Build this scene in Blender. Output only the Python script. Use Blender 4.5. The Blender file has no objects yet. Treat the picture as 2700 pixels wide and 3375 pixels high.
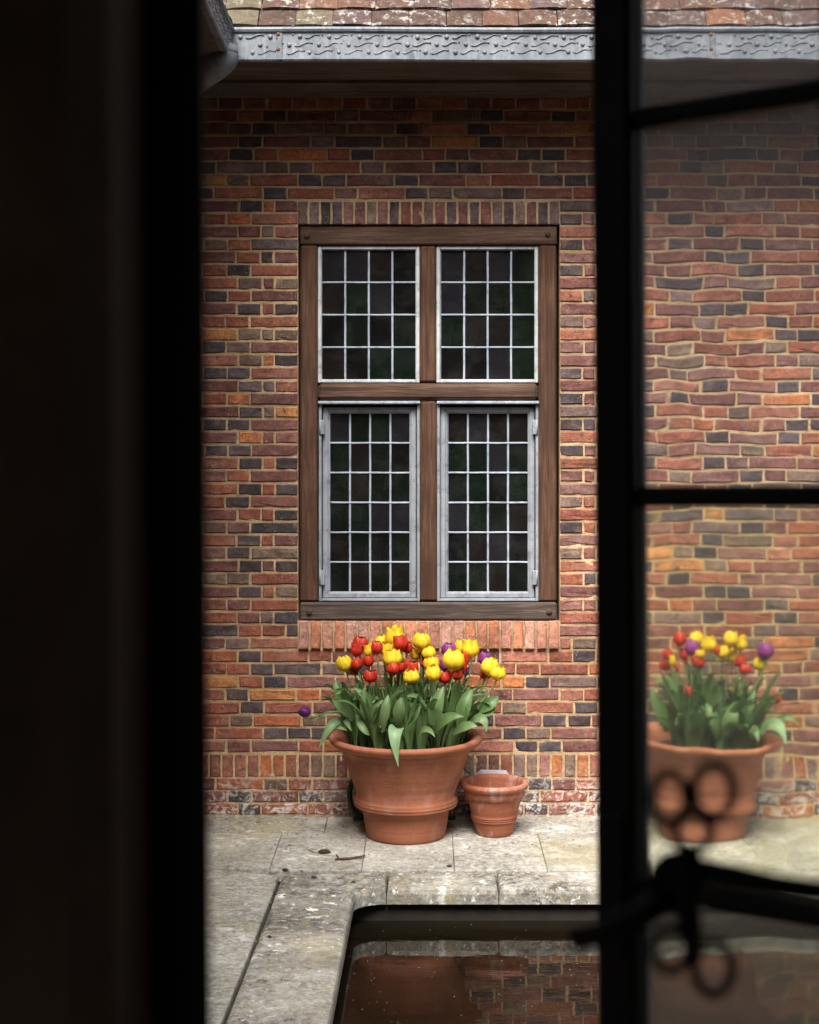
import bpy, math, random
from mathutils import Vector, Matrix, noise
R = math.radians
sc = bpy.context.scene
COL = sc.collection

# ------------------------------------------------------------------ camera, sky, sun, exposure
CZ = 1.459                                   # eye height above the paving at the far wall
FPX, PX0, PY0 = 5300.0, 1417.0, 1650.0       # focal length and principal point in photo pixels (2700 x 3375)
cam_d = bpy.data.cameras.new('camera'); cam = bpy.data.objects.new('camera', cam_d); COL.objects.link(cam)
cam.location = (0, 0, CZ); cam.rotation_euler = (R(90), 0, 0)
cam_d.sensor_fit = 'HORIZONTAL'; cam_d.sensor_width = 24.0; cam_d.lens = FPX / 2700 * 24.0
cam_d.shift_x = -(PX0 - 1350) / 2700; cam_d.shift_y = -(1687.5 - PY0) / 2700
cam_d.clip_start = 0.02; cam_d.clip_end = 2000
cam_d.dof.use_dof = True; cam_d.dof.focus_distance = 7.2; cam_d.dof.aperture_fstop = 5.6
sc.camera = cam

SUN_EL, SUN_AZ = 54, 192                     # azimuth: 0 = +Y, clockwise
w = bpy.data.worlds.new('World'); sc.world = w; w.use_nodes = True
wn, wl = w.node_tree.nodes, w.node_tree.links
sky = wn.new('ShaderNodeTexSky'); sky.sky_type = 'NISHITA'; sky.sun_disc = False
sky.sun_elevation = R(SUN_EL); sky.sun_rotation = R(SUN_AZ)
sky.air_density = 1.0; sky.dust_density = 6.0; sky.ozone_density = 1.0
hs = wn.new('ShaderNodeHueSaturation'); hs.inputs['Saturation'].default_value = 0.28   # overcast: nearly white
wl.new(sky.outputs[0], hs.inputs['Color']); wl.new(hs.outputs[0], wn['Background'].inputs['Color'])
wn['Background'].inputs['Strength'].default_value = 0.055
sun_d = bpy.data.lights.new('sun', 'SUN'); sun_d.energy = 1.5; sun_d.angle = R(36); sun_d.color = (1, .96, .9)
sun = bpy.data.objects.new('sun', sun_d); COL.objects.link(sun); sun.location = (0, 3, 12)
sdir = Vector((math.sin(R(SUN_AZ)) * math.cos(R(SUN_EL)), math.cos(R(SUN_AZ)) * math.cos(R(SUN_EL)), math.sin(R(SUN_EL))))
sun.rotation_euler = sdir.to_track_quat('Z', 'Y').to_euler()
sc.view_settings.view_transform = 'Standard'; sc.view_settings.look = 'None'
sc.view_settings.exposure = 2.2; sc.view_settings.gamma = 1.0; sc.view_settings.use_curve_mapping = False
sc.render.engine = 'CYCLES'
sc.cycles.max_bounces = 10; sc.cycles.transmission_bounces = 8; sc.cycles.transparent_max_bounces = 16
sc.cycles.caustics_refractive = False; sc.cycles.caustics_reflective = False

# ------------------------------------------------------------------ helpers
WL = {}                                       # world location of every parent
def wloc(o): return WL.get(o.name, Vector((0, 0, 0))) if o else Vector((0, 0, 0))
def tag(o, label=None, cat=None, group=None, kind=None):
    if label: o['label'] = label
    if cat: o['category'] = cat
    if group: o['group'] = group
    if kind: o['kind'] = kind
    return o
def empty(name, loc, label=None, cat=None, group=None, parent=None):
    o = bpy.data.objects.new(name, None); COL.objects.link(o)
    o.empty_display_size = 0.1
    loc = Vector(loc); o.parent = parent; o.location = loc - wloc(parent); WL[o.name] = loc
    return tag(o, label, cat, group)
def place(name, mesh, parent=None, loc=(0, 0, 0)):
    o = bpy.data.objects.new(name, mesh); COL.objects.link(o)
    loc = Vector(loc); o.parent = parent; o.location = loc - wloc(parent); WL[o.name] = loc
    return o

class MB:
    def __init__(s): s.v, s.f, s.c, s.sm = [], [], [], []
    def add(s, vs, fs, col=None, smooth=False):
        n = len(s.v); s.v += [tuple(p) for p in vs]
        s.f += [tuple(i + n for i in f) for f in fs]
        s.c += [col or (1, 1, 1)] * len(vs); s.sm += [smooth] * len(fs)
    def box(s, a, b, bev=0.0, col=None, M=None):
        (x0, y0, z0), (x1, y1, z1) = a, b
        c = ((x0 + x1) / 2, (y0 + y1) / 2, (z0 + z1) / 2); h = (abs(x1 - x0) / 2, abs(y1 - y0) / 2, abs(z1 - z0) / 2)
        if bev <= 0:
            vs = [Vector((c[0] + sx * h[0], c[1] + sy * h[1], c[2] + sz * h[2])) for sx in (-1, 1) for sy in (-1, 1) for sz in (-1, 1)]
            fs = [(0, 1, 3, 2), (4, 6, 7, 5), (0, 4, 5, 1), (2, 3, 7, 6), (0, 2, 6, 4), (1, 5, 7, 3)]
        else:
            bev = min(bev, h[0] * .8, h[1] * .8, h[2] * .8)
            vs, idx = [], {}
            for sx in (-1, 1):
                for sy in (-1, 1):
                    for sz in (-1, 1):
                        for ax in range(3):
                            p = [c[i] + (sx, sy, sz)[i] * (h[i] - (0 if i == ax else bev)) for i in range(3)]
                            idx[(sx, sy, sz, ax)] = len(vs); vs.append(Vector(p))
            fs = []
            for sx in (-1, 1):
                fs.append([idx[(sx, a_, b_, 0)] for a_, b_ in ((-1, -1), (1, -1), (1, 1), (-1, 1))][::sx])
            for sy in (-1, 1):
                fs.append([idx[(a_, sy, b_, 1)] for a_, b_ in ((-1, -1), (1, -1), (1, 1), (-1, 1))][::-sy])
            for sz in (-1, 1):
                fs.append([idx[(a_, b_, sz, 2)] for a_, b_ in ((-1, -1), (1, -1), (1, 1), (-1, 1))][::sz])
            for a_ in (-1, 1):
                for b_ in (-1, 1):
                    fs.append([idx[(a_, b_, -1, 0)], idx[(a_, b_, 1, 0)], idx[(a_, b_, 1, 1)], idx[(a_, b_, -1, 1)]][::a_ * b_])
                    fs.append([idx[(a_, -1, b_, 0)], idx[(a_, 1, b_, 0)], idx[(a_, 1, b_, 2)], idx[(a_, -1, b_, 2)]][::-a_ * b_])
                    fs.append([idx[(-1, a_, b_, 1)], idx[(1, a_, b_, 1)], idx[(1, a_, b_, 2)], idx[(-1, a_, b_, 2)]][::a_ * b_])
                    for d_ in (-1, 1):
                        fs.append([idx[(a_, b_, d_, 0)], idx[(a_, b_, d_, 1)], idx[(a_, b_, d_, 2)]][::a_ * b_ * d_])
        if M: vs = [M @ p for p in vs]
        s.add(vs, fs, col)
    def tube(s, pts, rad, n=8, closed=False, cap=True, col=None):
        pts = [Vector(p) for p in pts]; N = len(pts)
        rr = rad if hasattr(rad, '__len__') else [rad] * N
        vs, fs = [], []; prev = None
        for i, p in enumerate(pts):
            if closed: t = (pts[(i + 1) % N] - pts[i - 1]).normalized()
            else: t = (pts[min(i + 1, N - 1)] - pts[max(i - 1, 0)]).normalized()
            if prev is None:
                a = Vector((0, 0, 1)) if abs(t.z) < .9 else Vector((1, 0, 0)); prev = (a - a.dot(t) * t).normalized()
            else: prev = (prev - prev.dot(t) * t).normalized()
            b = t.cross(prev)
            for k in range(n):
                a = 2 * math.pi * k / n; vs.append(p + rr[i] * (math.cos(a) * prev + math.sin(a) * b))
        M_ = N if closed else N - 1
        for i in range(M_):
            for k in range(n):
                fs.append((i * n + k, i * n + (k + 1) % n, ((i + 1) % N) * n + (k + 1) % n, ((i + 1) % N) * n + k))
        if cap and not closed:
            fs.append(tuple(range(n))[::-1]); fs.append(tuple((N - 1) * n + k for k in range(n)))
        s.add(vs, fs, col, True)
    def lathe(s, prof, c, n=64, M=None, wob=0.0):
        vs, fs = [], []; c = Vector(c)
        for j, (r, z) in enumerate(prof):
            for k in range(n):
                a = 2 * math.pi * k / n
                rr = r * (1 + wob * noise.noise((math.cos(a) * 2, math.sin(a) * 2, z * 9)))
                vs.append(Vector((rr * math.cos(a), rr * math.sin(a), z)))
        for j in range(len(prof) - 1):
            for k in range(n):
                fs.append((j * n + k, j * n + (k + 1) % n, (j + 1) * n + (k + 1) % n, (j + 1) * n + k))
        if M: vs = [M @ p for p in vs]
        s.add([p + c for p in vs], fs, None, True)
    def prism(s, prof, f0, f1):                # closed profile swept between two mapping functions
        n = len(prof); vs = [f0(a, b) for a, b in prof] + [f1(a, b) for a, b in prof]
        fs = [(i, (i + 1) % n, n + (i + 1) % n, n + i) for i in range(n)]
        fs += [tuple(range(n))[::-1], tuple(range(n, 2 * n))]
        s.add(vs, fs)
    def ball(s, c, r, n=8, m=5, sq=(1, 1, 1), jit=0, rng=None):
        vs, fs = [], []; c = Vector(c)
        for j in range(m + 1):
            th = math.pi * j / m
            for k in range(n):
                a = 2 * math.pi * k / n; q = 1 + (rng.uniform(-jit, jit) if rng else 0)
                vs.append(c + Vector((r * sq[0] * q * math.sin(th) * math.cos(a), r * sq[1] * q * math.sin(th) * math.sin(a), r * sq[2] * q * math.cos(th))))
        for j in range(m):
            for k in range(n):
                fs.append((j * n + k, (j + 1) * n + k, (j + 1) * n + (k + 1) % n, j * n + (k + 1) % n))
        s.add(vs, fs, None, True)
    def mesh(s, name, mat, origin=(0, 0, 0), colour=False):
        o = Vector(origin); me = bpy.data.meshes.new(name)
        me.from_pydata([tuple(Vector(p) - o) for p in s.v], [], s.f)
        me.polygons.foreach_set('use_smooth', s.sm)
        if colour:
            at = me.attributes.new('Col', 'FLOAT_COLOR', 'POINT')
            at.data.foreach_set('color', [x for c in s.c for x in (c[0], c[1], c[2], 1)])
        for m in (mat if isinstance(mat, (list, tuple)) else [mat]): me.materials.append(m)
        me.update(); return me
    def build(s, name, mat, parent=None, loc=None, colour=False):
        loc = Vector(loc) if loc is not None else wloc(parent)
        return place(name, s.mesh(name, mat, loc, colour), parent, loc)

# ------------------------------------------------------------------ materials
class NT:
    def __init__(s, name):
        s.m = bpy.data.materials.new(name); s.m.use_nodes = True
        s.n, s.l = s.m.node_tree.nodes, s.m.node_tree.links
        s.p = s.n['Principled BSDF']; s.out = s.n['Material Output']
    def node(s, t, **kw):
        x = s.n.new(t)
        for k, v in kw.items(): setattr(x, k, v)
        return x
    def coord(s, kind='Object', scale=(1, 1, 1), world=False):
        if world: src = s.node('ShaderNodeNewGeometry').outputs['Position']
        else: src = s.node('ShaderNodeTexCoord').outputs[kind]
        mp = s.node('ShaderNodeMapping'); mp.inputs['Scale'].default_value = scale
        s.l.new(src, mp.inputs['Vector']); return mp.outputs[0]
    def noise(s, vec, scale, detail=4, rough=.55, dist=0):
        x = s.node('ShaderNodeTexNoise'); x.inputs['Scale'].default_value = scale; x.inputs['Detail'].default_value = detail
        x.inputs['Roughness'].default_value = rough; x.inputs['Distortion'].default_value = dist
        s.l.new(vec, x.inputs['Vector']); return x.outputs['Fac']
    def voro(s, vec, scale, feature='F1', out='Distance', rnd=1):
        x = s.node('ShaderNodeTexVoronoi', feature=feature); x.inputs['Scale'].default_value = scale; x.inputs['Randomness'].default_value = rnd
        s.l.new(vec, x.inputs['Vector']); return x.outputs[out]
    def ramp(s, fac, stops, interp='LINEAR'):
        x = s.node('ShaderNodeValToRGB'); x.color_ramp.interpolation = interp; e = x.color_ramp.elements
        while len(e) < len(stops): e.new(.5)
        for i, (p, c) in enumerate(stops):
            e[i].position = p; e[i].color = (c, c, c, 1) if not hasattr(c, '__len__') else (*c[:3], 1)
        s.l.new(fac, x.inputs[0]); return x.outputs[0]
    def mix(s, fac, a, b, mode='MIX'):
        x = s.node('ShaderNodeMix', data_type='RGBA', blend_type=mode)
        for i, v in ((0, fac), (6, a), (7, b)):
            if hasattr(v, 'is_linked'): s.l.new(v, x.inputs[i])
            else: x.inputs[i].default_value = v if i == 0 else (*v[:3], 1)
        return x.outputs[2]
    def math(s, op, a, b=0.0):
        x = s.node('ShaderNodeMath', operation=op)
        for i, v in ((0, a), (1, b)):
            if hasattr(v, 'is_linked'): s.l.new(v, x.inputs[i])
            else: x.inputs[i].default_value = v
        return x.outputs[0]
    def bump(s, h, strength=.5, dist=.01, prev=None):
        x = s.node('ShaderNodeBump'); x.inputs['Strength'].default_value = strength; x.inputs['Distance'].default_value = dist
        s.l.new(h, x.inputs['Height'])
        if prev: s.l.new(prev, x.inputs['Normal'])
        return x.outputs[0]
    def fin(s, col=None, rough=.8, bump=None, spec=None):
        if col is not None:
            if hasattr(col, 'is_linked'): s.l.new(col, s.p.inputs['Base Color'])
            else: s.p.inputs['Base Color'].default_value = (*col[:3], 1)
        if hasattr(rough, 'is_linked'): s.l.new(rough, s.p.inputs['Roughness'])
        else: s.p.inputs['Roughness'].default_value = rough
        if bump is not None: s.l.new(bump, s.p.inputs['Normal'])
        if spec is not None: s.p.inputs['Specular IOR Level'].default_value = spec
        return s.m

def z_of_world(t):
    g = t.node('ShaderNodeNewGeometry'); sx = t.node('ShaderNodeSeparateXYZ'); t.l.new(g.outputs['Position'], sx.inputs[0]); return sx.outputs[2]

def salt_mask(t, pos):
    """white salts creeping up the foot of the wall"""
    z = z_of_world(t)
    low = t.ramp(t.math('ADD', z, t.math('MULTIPLY', t.noise(pos, 3, 3), .22)), [(.12, 1), (.36, 0)])
    veins = t.ramp(t.noise(pos, 22, 6, .7, 1.6), [(.50, 0), (.60, 1)])
    return t.math('MULTIPLY', low, veins)

def mat_brick():
    t = NT('brick_clay'); pos = t.coord(world=True)
    a = t.node('ShaderNodeAttribute', attribute_name='Col').outputs['Color']
    c = t.mix(t.ramp(t.noise(pos, 14, 4), [(.32, 0), (.7, 1)]), t.mix(.45, a, (.13, .06, .055)), a)
    c = t.mix(1.0, c, t.ramp(t.noise(pos, 75, 6, .75), [(.28, .48), (.72, 1.5)]), 'MULTIPLY')
    c = t.mix(1.0, c, t.ramp(t.noise(t.coord(world=True, scale=(1, 1, 2.2)), 16, 4, .6), [(.3, .7), (.7, 1.28)]), 'MULTIPLY')
    burnt = t.math('MULTIPLY', t.ramp(t.noise(pos, 26, 2, .5), [(.60, 0), (.68, 1)]), t.ramp(t.noise(pos, 2.3, 2), [(.48, 0), (.6, 1)]))
    c = t.mix(t.math('MULTIPLY', burnt, .75), c, (.035, .034, .042))
    c = t.mix(1.0, c, t.ramp(t.noise(t.coord(world=True, scale=(1.6, 1.6, .7)), 1.6, 5, .6), [(.32, .74), (.66, 1.12)]), 'MULTIPLY')
    scuff = t.math('MULTIPLY', t.ramp(t.noise(pos, 9, 5, .7), [(.54, 0), (.74, 1)]), .42)
    c = t.mix(scuff, c, (.33, .24, .19))
    fleck = t.ramp(t.voro(pos, 85), [(.08, 1), (.18, 0)])
    c = t.mix(t.math('MULTIPLY', fleck, t.ramp(t.noise(pos, 7, 2), [(.46, 0), (.6, .85)])), c, (.66, .56, .46))
    c = t.mix(t.math('MULTIPLY', salt_mask(t, pos), .85), c, (.72, .68, .64))
    pits = t.ramp(t.voro(t.coord(world=True, scale=(1, 1, 1.6)), 60), [(.0, 0), (.25, 1)])
    crack = t.ramp(t.voro(pos, 24, 'DISTANCE_TO_EDGE'), [(.0, 0), (.05, 1)])
    h = t.math('ADD', t.math('MULTIPLY', t.noise(pos, 110, 5, .7), .9), t.math('MULTIPLY', pits, .35))
    h = t.math('ADD', h, t.math('MULTIPLY', crack, .25)); h = t.math('ADD', h, t.math('MULTIPLY', t.noise(pos, 28, 3), 1.0))
    return t.fin(c, t.ramp(t.noise(pos, 30, 3), [(.3, .72), (.7, .95)]), t.bump(h, .8, .005), .3)

def mat_mortar():
    t = NT('lime_mortar'); pos = t.coord(world=True)
    c = t.ramp(t.noise(pos, 5, 5, .6), [(.3, (.46, .30, .155)), (.55, (.57, .405, .225)), (.75, (.64, .50, .32))])
    c = t.mix(1, c, t.ramp(t.noise(pos, 90, 4, .7), [(.25, .74), (.7, 1.16)]), 'MULTIPLY')
    c = t.mix(1, c, t.ramp(t.noise(pos, 1.3, 4, .6), [(.3, .72), (.7, 1.15)]), 'MULTIPLY')
    c = t.mix(t.math('MULTIPLY', salt_mask(t, pos), .8), c, (.7, .67, .62))
    h = t.math('ADD', t.noise(pos, 160, 5, .7), t.math('MULTIPLY', t.noise(pos, 30, 3), 2.5))
    return t.fin(c, .95, t.bump(h, 1, .006), .2)

def mat_wood(name, dark, mid, pale, axis, weather=.5, scale=1.0):
    t = NT(name); st = [38, 38, 38]; st[axis] = 2.2
    v = t.coord(world=True, scale=tuple(x * scale for x in st)); pos = t.coord(world=True)
    g = t.noise(v, 2.2, 6, .65, .6)
    c = t.ramp(g, [(.28, dark), (.5, mid), (.78, pale)])
    wv = t.noise(t.coord(world=True, scale=tuple(.35 * x * scale for x in st)), 1.4, 5, .6)
    c = t.mix(t.math('MULTIPLY', t.ramp(wv, [(.52, 0), (.72, 1)]), weather), c, tuple(min(1, x * 1.0) for x in pale))
    c = t.mix(t.ramp(t.noise(pos, 4, 3), [(.35, .5), (.6, 0)]), c, dark)
    return t.fin(c, .82, t.bump(g, .8, .006), .25)

def mat_lead(name, a, b, c3, rough=.55, met=0.0, rust=0.0):
    t = NT(name); pos = t.coord(world=True)
    c = t.ramp(t.noise(pos, 9, 6, .65), [(.3, a), (.5, b), (.72, c3)])
    st = t.noise(t.coord(world=True, scale=(40, 40, 5)), 1, 5, .7)
    c = t.mix(t.math('MULTIPLY', t.ramp(st, [(.52, 0), (.68, 1)]), .55), c, tuple(min(.75, x * 1.25) for x in c3))
    c = t.mix(t.math('MULTIPLY', t.ramp(t.noise(pos, 17, 5, .75), [(.53, 0), (.65, 1)]), .6), c, tuple(x * .38 for x in a))
    if rust: c = t.mix(t.math('MULTIPLY', t.ramp(t.noise(pos, 45, 4, .7), [(.62, 0), (.68, 1)]), rust), c, (.27, .11, .04))
    t.p.inputs['Metallic'].default_value = met
    return t.fin(c, rough, t.bump(t.noise(pos, 60, 4), .25, .004), .4)

def mat_tile():
    t = NT('roof_tile_clay'); pos = t.coord(world=True)
    a = t.node('ShaderNodeAttribute', attribute_name='Col').outputs['Color']
    c = t.mix(1, a, t.ramp(t.noise(pos, 28, 6, .7), [(.25, .45), (.75, 1.45)]), 'MULTIPLY')
    c = t.mix(t.ramp(t.noise(pos, 12, 5, .7), [(.56, 0), (.68, .7)]), c, (.09, .055, .05))
    li = t.math('MULTIPLY', t.ramp(t.noise(pos, 30, 5, .7, .4), [(.54, 0), (.61, 1)]), t.ramp(t.noise(pos, 4, 2), [(.40, 0), (.54, 1)]))
    c = t.mix(t.math('MULTIPLY', li, .8), c, (.40, .39, .36))
    c = t.mix(t.math('MULTIPLY', t.ramp(t.noise(pos, 38, 4, .7), [(.62, 0), (.68, 1)]), .6), c, (.32, .25, .08))
    return t.fin(c, .9, t.bump(t.noise(pos, 70, 6, .75), 1, .008), .2)

def mat_stone():
    t = NT('paving_stone'); pos = t.coord(world=True)
    a = t.node('ShaderNodeAttribute', attribute_name='Col').outputs['Color']
    big = t.ramp(t.noise(pos, 2.2, 6, .65), [(.3, (.36, .335, .285)), (.5, (.52, .495, .43)), (.7, (.66, .64, .575))])
    sa = t.node('ShaderNodeSeparateColor'); t.l.new(a, sa.inputs[0]); tone, lic = sa.outputs[0], sa.outputs[1]
    c = t.mix(1, big, tone, 'MULTIPLY')
    c = t.mix(t.math('MULTIPLY', t.ramp(t.noise(pos, 1.15, 4, .6), [(.42, 0), (.62, .75)]), lic), c, (.19, .175, .15))
    c = t.mix(1, c, t.ramp(t.noise(pos, 55, 6, .75), [(.28, .45), (.72, 1.42)]), 'MULTIPLY')
    c = t.mix(t.math('MULTIPLY', t.ramp(t.noise(pos, 1.7, 3), [(.52, 0), (.68, 1)]), .45), c, (.40, .33, .13))          # ochre lichen
    dk = t.math('MULTIPLY', t.ramp(t.noise(pos, 30, 6, .85), [(.47, 0), (.57, 1)]), t.ramp(t.noise(pos, 2.1, 3), [(.36, .08), (.58, .85)]))
    c = t.mix(t.math('MULTIPLY', dk, t.math('ADD', lic, .25)), c, (.075, .07, .06))
    lm = t.math('MULTIPLY', t.ramp(t.noise(pos, 13, 5, .6, .3), [(.615, 0), (.64, 1)]), t.ramp(t.noise(pos, 2.2, 2), [(.44, 0), (.56, 1)]))
    lm2 = t.math('MULTIPLY', t.ramp(t.noise(pos, 38, 3, .6, .3), [(.635, 0), (.66, 1)]), t.ramp(t.noise(pos, 3.3, 2), [(.42, 0), (.56, 1)]))
    lm3 = t.math('MULTIPLY', t.ramp(t.noise(pos, 7, 6, .75), [(.52, 0), (.66, 1)]), .45)
    c = t.mix(lm3, c, (.68, .67, .63))
    c = t.mix(t.math('MULTIPLY', t.math('MAXIMUM', lm, lm2), t.math('ADD', t.math('MULTIPLY', lic, .65), .25)), c, (.80, .80, .77))
    c = t.mix(t.math('MULTIPLY', t.ramp(t.noise(pos, 33, 4, .7), [(.60, 0), (.66, 1)]), t.math('MULTIPLY', lic, .75)), c, (.45, .32, .06))
    h = t.math('ADD', t.noise(pos, 80, 6, .75), t.math('MULTIPLY', t.noise(pos, 12, 4), 2.0))
    return t.fin(c, .92, t.bump(h, .7, .008), .25)

def mat_pot(name, base, salt):
    t = NT(name); pos = t.coord(world=True); ring = t.coord(world=True, scale=(1.2, 1.2, 26))
    c = t.ramp(t.noise(pos, 6, 5, .6), [(.3, tuple(x * .80 for x in base)), (.55, base), (.75, tuple(min(1, x * 1.22) for x in base))])
    c = t.mix(1, c, t.ramp(t.noise(ring, 2, 4, .6), [(.3, .84), (.7, 1.12)]), 'MULTIPLY')
    c = t.mix(1, c, t.ramp(t.noise(pos, 130, 3), [(.3, .9), (.7, 1.08)]), 'MULTIPLY')
    c = t.mix(t.math('MULTIPLY', t.ramp(t.noise(t.coord(world=True, scale=(14, 14, 6)), 1, 5, .65), [(.5, 0), (.72, 1)]), salt), c, (.62, .50, .45))
    c = t.mix(t.math('MULTIPLY', t.ramp(t.noise(pos, 10, 5, .7), [(.58, 0), (.72, 1)]), .35), c, (.16, .075, .045))
    h = t.math('ADD', t.noise(ring, 3, 4), t.math('MULTIPLY', t.noise(pos, 120, 4), .35))
    return t.fin(c, .78, t.bump(h, .3, .006), .3)

def mat_plain(name, col, rough=.8, met=0, nscale=20, var=.25, bump=.2, spec=.4):
    t = NT(name); pos = t.coord(world=True)
    c = t.ramp(t.noise(pos, nscale, 5, .6), [(.3, tuple(x * (1 - var) for x in col)), (.7, tuple(min(1, x * (1 + var)) for x in col))])
    t.p.inputs['Metallic'].default_value = met
    return t.fin(c, rough, t.bump(t.noise(pos, nscale * 4, 4), bump, .004), spec)

def add_translucent(t, col, amount):
    tr = t.node('ShaderNodeBsdfTranslucent'); mx = t.node('ShaderNodeMixShader'); mx.inputs[0].default_value = amount
    if hasattr(col, 'is_linked'): t.l.new(col, tr.inputs['Color'])
    else: tr.inputs['Color'].default_value = (*col, 1)
    t.l.new(t.p.outputs[0], mx.inputs[1]); t.l.new(tr.outputs[0], mx.inputs[2]); t.l.new(mx.outputs[0], t.out.inputs['Surface'])

def mat_petal(name, a, b, tip):
    t = NT(name); v = t.coord('Object', (60, 60, 9))
    c = t.ramp(t.noise(v, 3, 4), [(.3, a), (.7, b)])
    c = t.mix(1, c, t.ramp(t.noise(t.coord('Object', (2, 2, 1)), 2.2, 3), [(.35, .78), (.65, 1.12)]), 'MULTIPLY')
    g = t.node('ShaderNodeAttribute', attribute_name='Col').outputs['Color']
    sx = t.node('ShaderNodeSeparateColor'); t.l.new(g, sx.inputs[0])
    c = t.mix(t.ramp(sx.outputs[0], [(.0, .75), (.28, 0), (.8, 0), (1, .5)]), c, tip)
    t.fin(c, .45, None, .35); add_translucent(t, c, .28); return t.m

def mat_leaf(name, a, b, c3):
    t = NT(name); oi = t.node('ShaderNodeObjectInfo')
    v = t.coord('Object', (9, 9, 9))
    g = t.node('ShaderNodeAttribute', attribute_name='Col').outputs['Color']
    sx = t.node('ShaderNodeSeparateColor'); t.l.new(g, sx.inputs[0])
    stripes = t.math('SINE', t.math('MULTIPLY', sx.outputs[1], 70.0))
    c = t.mix(oi.outputs['Random'], a, b)
    c = t.mix(t.ramp(t.noise(v, 3, 4), [(.35, 0), (.7, .6)]), c, c3)
    c = t.mix(t.math('MULTIPLY', t.math('ADD', stripes, 1), .15), c, tuple(x * 1.5 for x in c3))
    c = t.mix(t.ramp(sx.outputs[1], [(.46, 0), (.5, .35), (.54, 0)]), c, tuple(min(1, x * 1.7) for x in c3))
    t.fin(c, .42, t.bump(stripes, .15, .002), .5); add_translucent(t, c, .25); return t.m

def mat_pane(name, tint, film, gloss=1.0):
    t = NT(name); pos = t.coord(world=True)
    tr = t.node('ShaderNodeBsdfTransparent'); tr.inputs[0].default_value = (*tint, 1)
    df = t.node('ShaderNodeBsdfDiffuse')
    dirt = t.ramp(t.noise(pos, 9, 6, .7), [(.45, 0), (.8, 1)])
    t.l.new(t.mix(t.math('MULTIPLY', dirt, .10), film, (.30, .31, .30)), df.inputs[0])
    m1 = t.node('ShaderNodeMixShader'); m1.inputs[0].default_value = .5
    t.l.new(tr.outputs[0], m1.inputs[1]); t.l.new(df.outputs[0], m1.inputs[2])
    gl = t.node('ShaderNodeBsdfGlossy'); gl.inputs['Roughness'].default_value = .03; gl.inputs[0].default_value = (.9 * gloss, .95 * gloss, .92 * gloss, 1)
    fr = t.node('ShaderNodeFresnel'); fr.inputs[0].default_value = 1.5
    nb = t.bump(t.noise(pos, 14, 2), .25, .01); t.l.new(nb, gl.inputs['Normal'])
    m2 = t.node('ShaderNodeMixShader'); t.l.new(fr.outputs[0], m2.inputs[0]); t.l.new(m1.outputs[0], m2.inputs[1]); t.l.new(gl.outputs[0], m2.inputs[2])
    t.l.new(m2.outputs[0], t.out.inputs['Surface']); return t.m

def mat_oldglass(name, col, haze, rough=.05):
    t = NT(name); t.p.inputs['Transmission Weight'].default_value = 1; t.p.inputs['IOR'].default_value = 1.5
    t.fin(col, rough)
    df = t.node('ShaderNodeBsdfTransparent'); d2 = t.node('ShaderNodeBsdfTranslucent'); d2.inputs[0].default_value = (.75, .75, .76, 1)
    mx = t.node('ShaderNodeMixShader'); mx.inputs[0].default_value = haze
    t.l.new(t.p.outputs[0], mx.inputs[1]); t.l.new(d2.outputs[0], mx.inputs[2]); t.l.new(mx.outputs[0], t.out.inputs['Surface'])
    t.n.remove(df); return t.m

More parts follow.
